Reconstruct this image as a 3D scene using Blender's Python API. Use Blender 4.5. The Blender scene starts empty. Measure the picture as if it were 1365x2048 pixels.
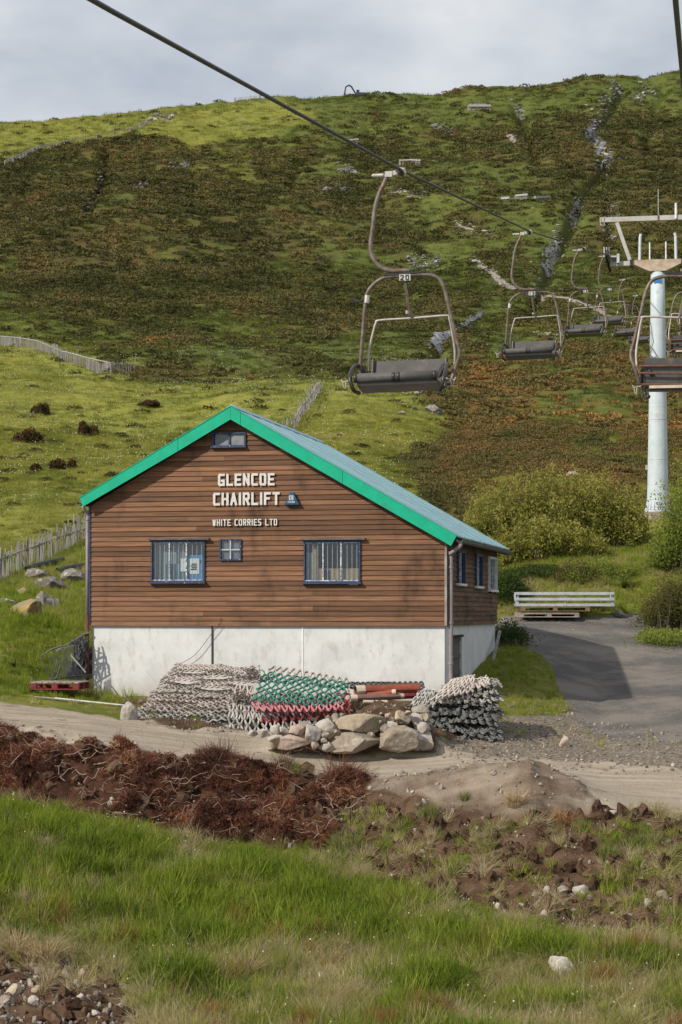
import bpy, bmesh, math, random
import numpy as np
from mathutils import Vector, Matrix
R = math.radians
rng = np.random.default_rng(7)
random.seed(7)
sc = bpy.context.scene
COL = sc.collection

# ------------------------------------------------------------ camera
F = 4000.0; CX = 682.5; HZ = 1224.0          # focal length and horizon in photo pixels
cd = bpy.data.cameras.new("camera"); cam = bpy.data.objects.new("camera", cd); COL.objects.link(cam)
cd.sensor_fit = 'VERTICAL'; cd.sensor_height = 24; cd.sensor_width = 24
cd.lens = 24 * F / 2048; cd.shift_y = (HZ - 1024) / 2048
cd.clip_start = 0.5; cd.clip_end = 6000
cam.location = (0, 0, 0); cam.rotation_euler = (R(90), 0, 0)
sc.camera = cam

# ------------------------------------------------------------ light
SUN_EL, SUN_AZ = 34.0, 52.0      # azimuth measured from the viewing side towards the left
sd = Vector((-math.sin(R(SUN_AZ)) * math.cos(R(SUN_EL)), -math.cos(R(SUN_AZ)) * math.cos(R(SUN_EL)), math.sin(R(SUN_EL))))
sl = bpy.data.lights.new("sun", 'SUN'); sun = bpy.data.objects.new("sun", sl); COL.objects.link(sun)
sl.energy = 4.6; sl.angle = R(0.9); sl.color = (1.0, 0.92, 0.79)
sun.rotation_euler = (-sd).to_track_quat('-Z', 'Y').to_euler()
w = bpy.data.worlds.new("World"); sc.world = w; w.use_nodes = True
nt = w.node_tree; nt.nodes.clear(); L = nt.links.new
out = nt.nodes.new('ShaderNodeOutputWorld'); bg = nt.nodes.new('ShaderNodeBackground')
sky = nt.nodes.new('ShaderNodeTexSky'); sky.sky_type = 'NISHITA'; sky.sun_disc = False
sky.sun_elevation = R(SUN_EL); sky.sun_rotation = math.atan2(sd.x, sd.y)
tc = nt.nodes.new('ShaderNodeTexCoord'); mp = nt.nodes.new('ShaderNodeMapping')
mp.inputs['Scale'].default_value = (1.0, 1.0, 2.2); mp.inputs['Location'].default_value = (3.1, 0.4, 0.22)
L(tc.outputs['Generated'], mp.inputs['Vector'])
n1 = nt.nodes.new('ShaderNodeTexNoise'); n1.inputs['Scale'].default_value = 6.0; n1.inputs['Detail'].default_value = 5; n1.inputs['Roughness'].default_value = 0.5
L(mp.outputs[0], n1.inputs['Vector'])
cr = nt.nodes.new('ShaderNodeValToRGB')
cr.color_ramp.elements[0].position = 0.38; cr.color_ramp.elements[0].color = (5.2, 5.7, 6.5, 1)
cr.color_ramp.elements[1].position = 0.62; cr.color_ramp.elements[1].color = (8.6, 8.8, 9.0, 1)
L(n1.outputs['Fac'], cr.inputs['Fac'])
sc5 = nt.nodes.new('ShaderNodeMix'); sc5.data_type = 'RGBA'; sc5.inputs[0].default_value = 0.9
L(sky.outputs[0], sc5.inputs[6]); L(cr.outputs[0], sc5.inputs[7])
L(sc5.outputs[2], bg.inputs[0]); bg.inputs[1].default_value = 0.096
L(bg.outputs[0], out.inputs[0])
sc.view_settings.view_transform = 'Standard'; sc.view_settings.look = 'None'
sc.view_settings.exposure = 0.0; sc.view_settings.gamma = 1.0; sc.view_settings.use_curve_mapping = False
sc.render.engine = 'CYCLES'
sc.cycles.max_bounces = 6; sc.cycles.transparent_max_bounces = 8
sc.cycles.use_denoising = True

# ------------------------------------------------------------ helpers
def tag(o, label=None, cat=None, group=None, kind=None):
    if label: o['label'] = label
    if cat: o['category'] = cat
    if group: o['group'] = group
    if kind: o['kind'] = kind
    return o

def empty(name, loc, rz=0.0, label=None, cat=None, group=None):
    o = bpy.data.objects.new(name, None); COL.objects.link(o)
    o.location = loc; o.rotation_euler = (0, 0, rz); o.empty_display_size = 0.2
    return tag(o, label, cat, group)

def copy_tree(o, parent=None):
    c = o.copy(); COL.objects.link(c)
    if parent is not None: c.parent = parent
    for ch in list(o.children): copy_tree(ch, c)
    return c

def link_mesh(name, me, m, parent=None, smooth=False):
    if m is not None and not me.materials: me.materials.append(m)
    if smooth: me.shade_smooth()
    o = bpy.data.objects.new(name, me); COL.objects.link(o)
    if parent is not None: o.parent = parent
    return o

def frame_rings(pts, r, n, sq=False):
    pts = [Vector(p) for p in pts]; rings = []
    rs = r if isinstance(r, (list, tuple)) else [r] * len(pts)
    up = None
    for i, p in enumerate(pts):
        t = (pts[min(i + 1, len(pts) - 1)] - pts[max(i - 1, 0)]).normalized()
        if up is None:
            up = Vector((0, 0, 1)) if abs(t.z) < 0.9 else Vector((0, 1, 0))
        a = t.cross(up).normalized(); b = a.cross(t).normalized(); up = b
        ph = math.pi / n if sq else 0
        rings.append([p + (a * math.cos(2 * math.pi * k / n + ph) + b * math.sin(2 * math.pi * k / n + ph)) * rs[i] for k in range(n)])
    return rings

def rotm(rz=0, ry=0, rx=0):
    return Matrix.Rotation(rz, 3, 'Z') @ Matrix.Rotation(ry, 3, 'Y') @ Matrix.Rotation(rx, 3, 'X')

class MB:
    def __init__(s): s.v = []; s.f = []
    def box(s, c, d, m=None):
        b = len(s.v); c = Vector(c)
        for x in (-.5, .5):
            for y in (-.5, .5):
                for z in (-.5, .5):
                    p = Vector((x * d[0], y * d[1], z * d[2]))
                    if m is not None: p = m @ p
                    s.v.append(tuple(c + p))
        for q in ((0, 1, 3, 2), (4, 6, 7, 5), (0, 4, 5, 1), (2, 3, 7, 6), (0, 2, 6, 4), (1, 5, 7, 3)):
            s.f.append(tuple(b + i for i in q))
        return s
    def bar(s, p, q, wd, th, upv=(0, 0, 1)):
        p = Vector(p); q = Vector(q); t = (q - p); ln = t.length; t.normalize()
        u = Vector(upv); a = t.cross(u)
        if a.length < 1e-4: a = t.cross(Vector((0, 1, 0)))
        a.normalize(); b = a.cross(t)
        m = Matrix((t, a, b)).transposed()
        return s.box((p + q) / 2, (ln, wd, th), m)
    def tube(s, pts, r, n=8, cap=True, sq=False):
        rings = frame_rings(pts, r, n, sq); b = len(s.v)
        for rg in rings: s.v += [tuple(p) for p in rg]
        for i in range(len(rings) - 1):
            for k in range(n):
                s.f.append((b + i * n + k, b + i * n + (k + 1) % n, b + (i + 1) * n + (k + 1) % n, b + (i + 1) * n + k))
        if cap:
            s.f.append(tuple(b + k for k in range(n))[::-1])
            s.f.append(tuple(b + (len(rings) - 1) * n + k for k in range(n)))
        return s
    def prism(s, poly, a0, a1, axis='y'):
        """poly of (x,z) extruded along y, or (y,z) along x, or (x,y) along z"""
        b = len(s.v); n = len(poly)
        for a in (a0, a1):
            for (p, q) in poly:
                s.v.append((p, a, q) if axis == 'y' else ((a, p, q) if axis == 'x' else (p, q, a)))
        s.f.append(tuple(b + i for i in range(n))); s.f.append(tuple(b + n + i for i in range(n))[::-1])
        for i in range(n):
            j = (i + 1) % n
            s.f.append((b + i, b + n + i, b + n + j, b + j))
        return s
    def lathe(s, prof, n=24, c=(0, 0, 0)):
        b = len(s.v)
        for (r, z) in prof:
            for k in range(n):
                s.v.append((c[0] + r * math.cos(2 * math.pi * k / n), c[1] + r * math.sin(2 * math.pi * k / n), c[2] + z))
        for i in range(len(prof) - 1):
            for k in range(n):
                s.f.append((b + i * n + k, b + i * n + (k + 1) % n, b + (i + 1) * n + (k + 1) % n, b + (i + 1) * n + k))
        return s
    def mesh(s, name):
        me = bpy.data.meshes.new(name); me.from_pydata(s.v, [], s.f)
        bm = bmesh.new(); bm.from_mesh(me); bmesh.ops.recalc_face_normals(bm, faces=bm.faces); bm.to_mesh(me); bm.free()
        return me
    def build(s, name, m, parent=None, smooth=False, kind=None, loc=None, rz=None):
        o = link_mesh(name, s.mesh(name), m, parent, smooth)
        if kind: o['kind'] = kind
        if loc is not None: o.location = loc
        if rz is not None: o.rotation_euler = (0, 0, rz)
        return o

def smooth_path(pts, k=4):
    P = [Vector(p) for p in pts]; o = []
    for i in range(len(P) - 1):
        p0 = P[max(i - 1, 0)]; p1 = P[i]; p2 = P[i + 1]; p3 = P[min(i + 2, len(P) - 1)]
        for j in range(k):
            t = j / k
            o.append(0.5 * ((2 * p1) + (p2 - p0) * t + (2 * p0 - 5 * p1 + 4 * p2 - p3) * t * t + (-p0 + 3 * p1 - 3 * p2 + p3) * t ** 3))
    o.append(P[-1]); return o

# ------------------------------------------------------------ numpy noise
def _h(ix, iy, s):
    n = (ix.astype(np.int64) * 374761393 + iy.astype(np.int64) * 668265263 + s * 1442695041) & 0xffffffff
    n = ((n ^ (n >> 13)) * 1274126177) & 0xffffffff
    return ((n ^ (n >> 16)) & 0xffff) / 65535.0
def vn(x, y, s=0):
    x = np.asarray(x, float); y = np.asarray(y, float)
    ix = np.floor(x); iy = np.floor(y); fx = x - ix; fy = y - iy
    fx = fx * fx * (3 - 2 * fx); fy = fy * fy * (3 - 2 * fy)
    a = _h(ix, iy, s); b = _h(ix + 1, iy, s); c = _h(ix, iy + 1, s); d = _h(ix + 1, iy + 1, s)
    return (a * (1 - fx) + b * fx) * (1 - fy) + (c * (1 - fx) + d * fx) * fy - 0.5
def fbm(x, y, s=0, o=3):
    t = 0; a = 1.0
    for k in range(o):
        t = t + a * vn(x * 2 ** k + 17 * k, y * 2 ** k - 9 * k, s + k); a *= 0.5
    return t
def sstep(x, a, b):
    t = np.clip((x - a) / (b - a), 0, 1); return t * t * (3 - 2 * t)
def sdpoly(px, py, poly):
    """signed distance (inside positive) to a polygon"""
    px = np.asarray(px, float); py = np.asarray(py, float)
    ins = np.zeros(px.shape, bool); dm = np.full(px.shape, 1e9); n = len(poly)
    for i in range(n):
        x0, y0 = poly[i]; x1, y1 = poly[(i + 1) % n]
        dx, dy = x1 - x0, y1 - y0
        t = np.clip(((px - x0) * dx + (py - y0) * dy) / (dx * dx + dy * dy + 1e-9), 0, 1)
        dm = np.minimum(dm, np.hypot(px - x0 - t * dx, py - y0 - t * dy))
        if y0 != y1:
            c = ((y0 > py) != (y1 > py)) & (px < (x1 - x0) * (py - y0) / (y1 - y0) + x0)
            ins ^= c
    return np.where(ins, dm, -dm)

# ------------------------------------------------------------ shader helpers
class NT:
    def __init__(s, name):
        s.m = bpy.data.materials.new(name); s.m.use_nodes = True; s.t = s.m.node_tree
        s.t.nodes.clear(); s.out = s.t.nodes.new('ShaderNodeOutputMaterial')
        s.tc = s.t.nodes.new('ShaderNodeTexCoord')
    def n(s, typ, **k):
        o = s.t.nodes.new(typ)
        for a, b in k.items(): setattr(o, a, b)
        return o
    def put(s, sock, v):
        if isinstance(v, bpy.types.NodeSocket): s.t.links.new(v, sock)
        elif v is not None:
            if isinstance(v, tuple) and len(v) == 3 and sock.type == 'RGBA': v = v + (1,)
            sock.default_value = v
    def noise(s, scale, detail=3, rough=0.5, vec=None, mscale=None, dist=0, out='Fac'):
        o = s.n('ShaderNodeTexNoise'); v = vec or s.tc.outputs['Object']
        if mscale:
            mp = s.n('ShaderNodeMapping'); s.put(mp.inputs[0], v); mp.inputs['Scale'].default_value = mscale; v = mp.outputs[0]
        s.put(o.inputs['Vector'], v); o.inputs['Scale'].default_value = scale
        o.inputs['Detail'].default_value = detail; o.inputs['Roughness'].default_value = rough; o.inputs['Distortion'].default_value = dist
        return o.outputs[out]
    def vor(s, scale, vec=None, feature='F1', out='Distance'):
        o = s.n('ShaderNodeTexVoronoi', feature=feature); s.put(o.inputs['Vector'], vec or s.tc.outputs['Object']); o.inputs['Scale'].default_value = scale
        return o.outputs[out]
    def ma(s, op, a, b=0.0, clamp=False):
        o = s.n('ShaderNodeMath', operation=op, use_clamp=clamp); s.put(o.inputs[0], a); s.put(o.inputs[1], b); return o.outputs[0]
    def mr(s, v, a, b, c=0.0, d=1.0):
        o = s.n('ShaderNodeMapRange', interpolation_type='SMOOTHSTEP'); s.put(o.inputs[0], v)
        for i, x in enumerate((a, b, c, d)): o.inputs[1 + i].default_value = x
        return o.outputs[0]
    def mix(s, f, a, b, bt='MIX'):
        o = s.n('ShaderNodeMix', data_type='RGBA', blend_type=bt); s.put(o.inputs[0], f); s.put(o.inputs[6], a); s.put(o.inputs[7], b); return o.outputs[2]
    def attr(s, name, typ='GEOMETRY'):
        return s.n('ShaderNodeAttribute', attribute_name=name, attribute_type=typ)
    def rand(s): return s.n('ShaderNodeObjectInfo').outputs['Random']
    def bump(s, h, strength=0.3, dist=0.02):
        o = s.n('ShaderNodeBump'); s.put(o.inputs['Height'], h); o.inputs['Strength'].default_value = strength; o.inputs['Distance'].default_value = dist
        return o.outputs[0]
    def bsdf(s, col, rough=0.8, metal=0.0, nrm=None, spec=0.3, trans=0.0):
        o = s.n('ShaderNodeBsdfPrincipled'); s.put(o.inputs['Base Color'], col); s.put(o.inputs['Roughness'], rough)
        s.put(o.inputs['Metallic'], metal); o.inputs['Specular IOR Level'].default_value = spec
        if nrm is not None: s.put(o.inputs['Normal'], nrm)
        if trans: o.inputs['Transmission Weight'].default_value = trans
        s.t.links.new(o.outputs[0], s.out.inputs[0]); return o
    def leaf(s, col, tr=0.35, rough=0.6):
        d = s.bsdf(col, rough, spec=0.03); t = s.n('ShaderNodeBsdfTranslucent'); s.put(t.inputs[0], col)
        mx = s.n('ShaderNodeMixShader'); mx.inputs[0].default_value = tr
        s.t.links.new(d.outputs[0], mx.inputs[1]); s.t.links.new(t.outputs[0], mx.inputs[2]); s.t.links.new(mx.outputs[0], s.out.inputs[0])

def simple(name, c1, c2=None, scale=6.0, rough=0.7, metal=0.0, bs=0.2, spec=0.3, rnd=0.0, mscale=None, bd=0.01, c3=None, s3=2.0, t3=(0.55, 0.7)):
    m = NT(name); c2 = c2 or tuple(x * 0.6 for x in c1)
    f = m.noise(scale, 5, 0.6, mscale=mscale)
    col = m.mix(m.mr(f, 0.32, 0.68), c1, c2)
    if c3: col = m.mix(m.mr(m.noise(s3, 4, 0.65), *t3), col, c3)
    if rnd:
        k = m.mr(m.rand(), 0, 1, 1 - rnd, 1 + rnd)
        cc = m.n('ShaderNodeCombineColor'); [m.put(cc.inputs[i], k) for i in range(3)]
        col = m.mix(1.0, col, cc.outputs[0], 'MULTIPLY')
    m.bsdf(col, rough, metal, m.bump(f, bs, bd), spec)
    return m.m

# ------------------------------------------------------------ terrain
# each column: (photo x) then (distance, photo y) of the same landmarks
T = {
 0:    [(14,2900),(25,2060),(30,1800),(34.8,1590),(36.5,1462),(38,1440),(39.5,1413),(41,1400),(44,1325),(50,1225),(56,1180),(64,1140),(80,1040),(120,935),(160,840),(215,745),(300,640),(430,520),(620,400),(800,318)],
 180:  [(14,2900),(25,2060),(30,1810),(34.4,1620),(36.4,1482),(38,1452),(39.5,1430),(41,1412),(43.5,1392),(50,1250),(56,1190),(66,1098),(80,1030),(120,930),(160,838),(215,745),(300,640),(430,520),(620,398),(800,315)],
 450:  [(14,2900),(25,2060),(29.5,1860),(33.5,1680),(36,1530),(37.5,1500),(39.5,1458),(40.5,1440),(43,1397),(50,1290),(58,1225),(63,1180),(80,1050),(120,920),(160,830),(215,742),(300,638),(430,515),(620,392),(800,300)],
 700:  [(14,2900),(25,2060),(29,1880),(32.5,1735),(35.5,1562),(37,1535),(38.5,1500),(40,1440),(42.5,1398),(50,1300),(58,1230),(63,1190),(80,1070),(120,905),(160,820),(215,740),(300,636),(430,512),(620,388),(800,292)],
 900:  [(14,2900),(25,2060),(28.5,1890),(31,1790),(34.8,1556),(36.5,1535),(38,1498),(40,1450),(42,1400),(50,1300),(58,1240),(62,1195),(80,1080),(120,925),(160,835),(215,745),(300,634),(430,510),(620,384),(800,285)],
 1060: [(14,2900),(25,2060),(27.5,1920),(30,1820),(34.5,1538),(35.8,1546),(37.5,1522),(40,1470),(43,1400),(50,1300),(58,1240),(61,1165),(80,1050),(120,910),(160,830),(215,740),(300,634),(430,508),(620,378),(800,270)],
 1200: [(14,2900),(25,2060),(27,1940),(29.2,1845),(34,1594),(35.6,1568),(37.5,1532),(40,1480),(44,1415),(50,1330),(58,1240),(61,1160),(80,1040),(120,915),(160,830),(215,740),(300,632),(430,505),(620,370),(800,262)],
 1365: [(14,2900),(25,2060),(26.5,1960),(28.3,1875),(33,1645),(35,1592),(37,1538),(40,1470),(44,1400),(50,1325),(58,1245),(61,1150),(80,1025),(120,925),(160,835),(215,745),(300,630),(430,500),(620,362),(800,255)],
}
SKY_X = [-600, -200, 0, 100, 200, 330, 480, 560, 690, 800, 880, 940, 1050, 1130, 1180, 1230, 1265, 1290, 1330, 1365, 1500, 1900]
SKY_Y = [235, 240, 242, 240, 231, 215, 200, 192, 190, 187, 188, 176, 172, 160, 150, 147, 150, 157, 143, 139, 130, 140]
TX = np.array(sorted(T)); TD = np.array([[p[0] for p in T[k]] for k in sorted(T)], float); TP = np.array([[p[1] for p in T[k]] for k in sorted(T)], float)

def zbase(x, y):
    x = np.asarray(x, float); y = np.maximum(np.asarray(y, float), 1.0)
    px = CX + F * x / y
    K = TD.shape[1]
    D = [np.interp(px, TX, TD[:, k]) for k in range(K)]
    Z = [(HZ - np.interp(px, TX, TP[:, k])) / F * D[k] for k in range(K)]
    sp = np.interp(px, SKY_X, SKY_Y)
    D += [np.full(px.shape, 1000.0), np.full(px.shape, 1100.0), np.full(px.shape, 2200.0)]
    zc = (HZ - sp) / F * 1000
    Z += [zc, zc - 6, zc - 160]
    z = np.where(y <= D[0], Z[0], 0.0)
    for k in range(len(D) - 1):
        m = (y > D[k]) & (y <= D[k + 1])
        t = (y - D[k]) / (D[k + 1] - D[k])
        z = np.where(m, Z[k] * (1 - t) + Z[k + 1] * t, z)
    z = np.where(y > D[-1], Z[-1], z)
    return z, px

# ground zones, outlined on the ground as the photograph shows them
P_SAND = [(-900, 1380), (0, 1406), (120, 1420), (240, 1436), (340, 1455), (520, 1462), (640, 1490), (880, 1500), (1000, 1518), (1110, 1520), (1365, 1536), (1900, 1560), (1900, 1780), (1365, 1646), (1240, 1616), (1150, 1600), (900, 1580), (760, 1578), (640, 1556), (450, 1532), (300, 1506), (180, 1486), (0, 1462), (-900, 1430)]
P_MOUND = [(700, 1565), (860, 1540), (960, 1515), (1060, 1505), (1120, 1520), (1200, 1600), (1180, 1640), (1000, 1640), (860, 1625), (740, 1590)]
P_ASPH = [(1000, 1234), (1335, 1232), (1365, 1275), (1500, 1330), (1900, 1420), (1900, 1560), (1365, 1490), (1250, 1480), (1165, 1462), (1128, 1400), (1098, 1330), (1055, 1290), (985, 1270)]
P_GRAV = [(880, 1500), (1000, 1440), (1130, 1425), (1200, 1450), (1365, 1470), (1900, 1540), (1900, 1575), (1365, 1552), (1100, 1540), (960, 1530), (870, 1515)]
P_PEAT = [(-900, 1395), (0, 1460), (180, 1486), (300, 1510), (450, 1535), (560, 1550), (720, 1562), (735, 1600), (690, 1640), (640, 1705), (450, 1680), (180, 1622), (0, 1575), (-900, 1540)]
P_BANK = [(-900, 1380), (0, 1440), (300, 1500), (640, 1550), (900, 1575), (1200, 1600), (1365, 1640), (1900, 1780), (1900, 2030), (1365, 1905), (1250, 1878), (1100, 1850), (900, 1805), (760, 1762), (640, 1712), (450, 1685), (180, 1628), (0, 1592), (-900, 1560)]
P_BL = [(-600, 1870), (0, 1895), (120, 1915), (240, 1955), (255, 2010), (275, 2060), (330, 2400), (-900, 2400)]
P_FOOT = [(230, 1395), (250, 1440), (340, 1458), (520, 1475), (690, 1490), (880, 1490), (1010, 1480), (1000, 1400), (895, 1395)]
def zone(px, py, y):
    """zone weights (0..1) at ground points seen at photo position px,py"""
    near = (y < 63)
    j = 10 * fbm(px / 60.0, py / 30.0, 5)
    g = lambda P, s: sstep(sdpoly(px, py, P) + j, -s, s) * near
    sand = g(P_SAND, 7); md = g(P_MOUND, 16); asp = g(P_ASPH, 6); gr = g(P_GRAV, 14); pe = g(P_PEAT, 12); bk = g(P_BANK, 14); bl = g(P_BL, 14); ft = g(P_FOOT, 8)
    md = md * (y < 36.2); sand = np.maximum(sand * (1 - .65 * md), .48 * md); sand = np.where(y > 40.8, 0, sand)
    hx_ = (px - CX) / F * y; hm = sstep(hx_, -1.6, -1.1) * (1 - sstep(hx_, 1.7, 2.1)) * sstep(y, 37.4, 37.7) * (1 - sstep(y, 39.2, 39.7)); sand = sand * (1 - .8 * hm)
    asp = np.where(y < 38, 0, asp); bk = np.maximum.reduce([bk * (y < 37.5), bl, .75 * md, .85 * hm])
    return sand, asp, gr * (y > 35), pe * (y < 37.5), np.maximum(bk, ft * (y < 44) * .8), bl

GUL = [([(1245, 175), (1195, 255), (1182, 288), (1216, 325), (1160, 400), (1145, 445), (1114, 490), (1098, 545), (1060, 640)], 13, 1.0), ([(216, 300), (212, 340), (196, 385), (170, 435)], 10, .9), ([(590, 340), (575, 385)], 9, .6),
 ([(1040, 215), (1060, 270), (1075, 330)], 14, .7), ([(965, 630), (905, 668), (870, 705)], 12, .8), ([(1215, 395), (1222, 480)], 9, .5), ([(60, 360), (30, 430)], 12, .4), ([(380, 300), (400, 420)], 16, .3), ([(740, 240), (760, 330)], 14, .35), ([(1330, 170), (1290, 300)], 14, .4)]
def gully(px, py, y):
    t = np.zeros(np.shape(px))
    for P, w_, s in GUL:
        dm = np.full(np.shape(px), 1e9)
        for (x0, y0), (x1, y1) in zip(P[:-1], P[1:]):
            dx, dy = x1 - x0, y1 - y0; u = np.clip(((px - x0) * dx + (py - y0) * dy) / (dx * dx + dy * dy), 0, 1)
            dm = np.minimum(dm, np.hypot(px - x0 - u * dx, (py - y0 - u * dy) * 1.6))
        t = np.maximum(t, s * np.exp(-(dm / w_) ** 2))
    return t * (y > 120)
def heap(x, y):
    """bike-trail ramp of earth behind the rubble stones"""
    hx = np.interp(x, [-1.75, -1.5, 0.75, 1.15, 1.75, 2.1], [0, .06, .84, .80, .30, 0])
    hy = sstep(y, 37.55, 37.95) * (1 - sstep(y, 38.5, 39.3))
    kick = 0.15 * np.exp(-((x - 3.15) / 1.0) ** 2) * np.exp(-((y - 34.7) / .8) ** 2)
    return hx * hy + kick

P_MEAD = [(-300, 690), (60, 690), (150, 720), (270, 752), (420, 770), (560, 785), (700, 770), (800, 800), (900, 830), (880, 880), (760, 905), (900, 1060), (600, 1150), (-300, 1190)]
P_TOPL = [(-300, 250), (300, 218), (560, 195), (640, 225), (560, 262), (470, 275), (380, 292), (270, 285), (200, 288), (90, 300), (0, 340), (-300, 380)]
ELL = [(660, 515, 170, 42, .75), (560, 590, 150, 40, .45), (400, 335, 150, 70, .5), (90, 455, 80, 22, .5), (700, 250, 260, 34, .42), (1000, 200, 260, 34, .45), (1235, 330, 75, 70, .55), (1270, 440, 80, 40, .35), (1300, 580, 80, 70, .35), (1060, 690, 170, 32, .55), (1250, 800, 130, 26, .5), (1000, 850, 100, 20, .35), (1290, 700, 120, 60, .3), (330, 690, 360, 60, .45), (1270, 1075, 190, 70, 1.0), (1000, 1140, 300, 60, 1.0), (820, 880, 110, 24, .5), (1170, 1200, 300, 40, .8), (640, 420, 90, 40, .3), (1000, 560, 90, 50, .3), (960, 960, 160, 50, .4), (880, 250, 100, 40, .3), (1080, 980, 150, 40, .5)]
def gmap(px, py, x, y):
    """share of grass against heather"""
    g = np.full(np.shape(px), 0.345) + .10 * (py < 260)
    g = np.maximum(g, 0.86 * sstep(sdpoly(px, py, P_MEAD), -40, 30))
    g = np.maximum(g, 0.85 * sstep(sdpoly(px, py, P_TOPL), -14, 14))
    for (a, b, c, d, e) in ELL:
        r = np.hypot((px - a) / c, (py - b) / d); g = np.maximum(g, .27 + .55 * (e - .2) * (1 - sstep(r, .35, 1.5)))
    g = g + .26 * sstep(py, 540, 720) * (1 - sstep(px, 780, 900)) + .5 * sstep(y, 880, 950) * (1 - sstep(px, 560, 760)) + .22 * sstep(y, 820, 900)
    s = np.clip(y / 60.0, 1, 14)
    g = g + 0.55 * fbm(x / (3.2 * s) + .3 * y / 90, y / (5.5 * s), 31, 4) + .34 * fbm(px / 26., py / 7., 44, 3) + .42 * fbm(px / 110., py / 34., 47, 2)
    g = g - .13 * sstep(px, 820, 930) * sstep(py, 690, 770) * (1 - sstep(py, 930, 980))
    g = np.where(y < 63, 1.0, g)
    return np.clip(g, 0, 1)
def ymap(px, py, x, y):
    """how yellow and open the grass is, with sunlit patches put into its colour"""
    t = np.maximum(.95 * sstep(sdpoly(px, py, P_MEAD), -60, 40), .9 * sstep(sdpoly(px, py, P_TOPL), -14, 14))
    t = np.maximum(t, .75 * sstep(py, 760, 960)); t = np.where(y < 63, .5, t)
    t = np.maximum(t, .45 * (1 - sstep(np.hypot((px - 400) / 190, (py - 325) / 60), .3, 1.2)))
    return np.clip(t + .5 * fbm(px / 90., py / 25., 66, 3), 0, 1)
def omap(px, py, x, y):
    """rusty tone of the heather"""
    o = .16 + .72 * sstep(px, 780, 960) * sstep(py, 640, 760) + .12 * sstep(px, 900, 1365) * sstep(py, 520, 640)
    o = o + .22 * (1 - sstep(np.hypot((px - 290) / 160, (py - 300) / 55), .4, 1.1)) + .15 * (1 - sstep(np.hypot((px - 480) / 260, (py - 680) / 60), .4, 1.2))
    return np.clip(o + .45 * fbm(px / 70., py / 22., 77, 3), 0, 1)

def ground(x, y):
    z, px = zbase(x, y)
    py = HZ - F * z / np.maximum(y, 1)
    sand, asp, gr, pe, bk, bl = zone(px, py, y)
    flat = np.clip(sand + asp, 0, 1)
    rough = 1 - .95 * flat
    z = z + heap(x, y)
    z = z + rough * .06 * fbm(x / .7, y / .7, 1) * (y < 75) + (pe + bk * .9) * .22 * fbm(x / .5, y / .35, 12) * (y < 40)
    z = z + .14 * rough * fbm(x / 2.3, y / 2.3, 2) * sstep(y, 20, 24) * (1 - .7 * (y > 39) * (y < 60))
    z = z - .05 * sand * np.abs(fbm(x / 1.6, y / .22, 90, 2)) * sstep(x, 3.6, 5)
    f60 = sstep(y, 62, 75)
    z = z + f60 * (.5 * fbm(x / 4, y / 5, 3) + 1.7 * sstep(y, 100, 160) * fbm(x / 15, y / 26, 4) + 5.5 * sstep(y, 230, 420) * fbm(x / 42, y / 110, 6, 4) * (1 - .8 * sstep(y, 900, 990)))
    z = z - .0085 * y * gully(px, py, y)
    return z, px, py
def at(px, py, d): return Vector(((px - CX) / F * d, d, (HZ - py) / F * d))

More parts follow.
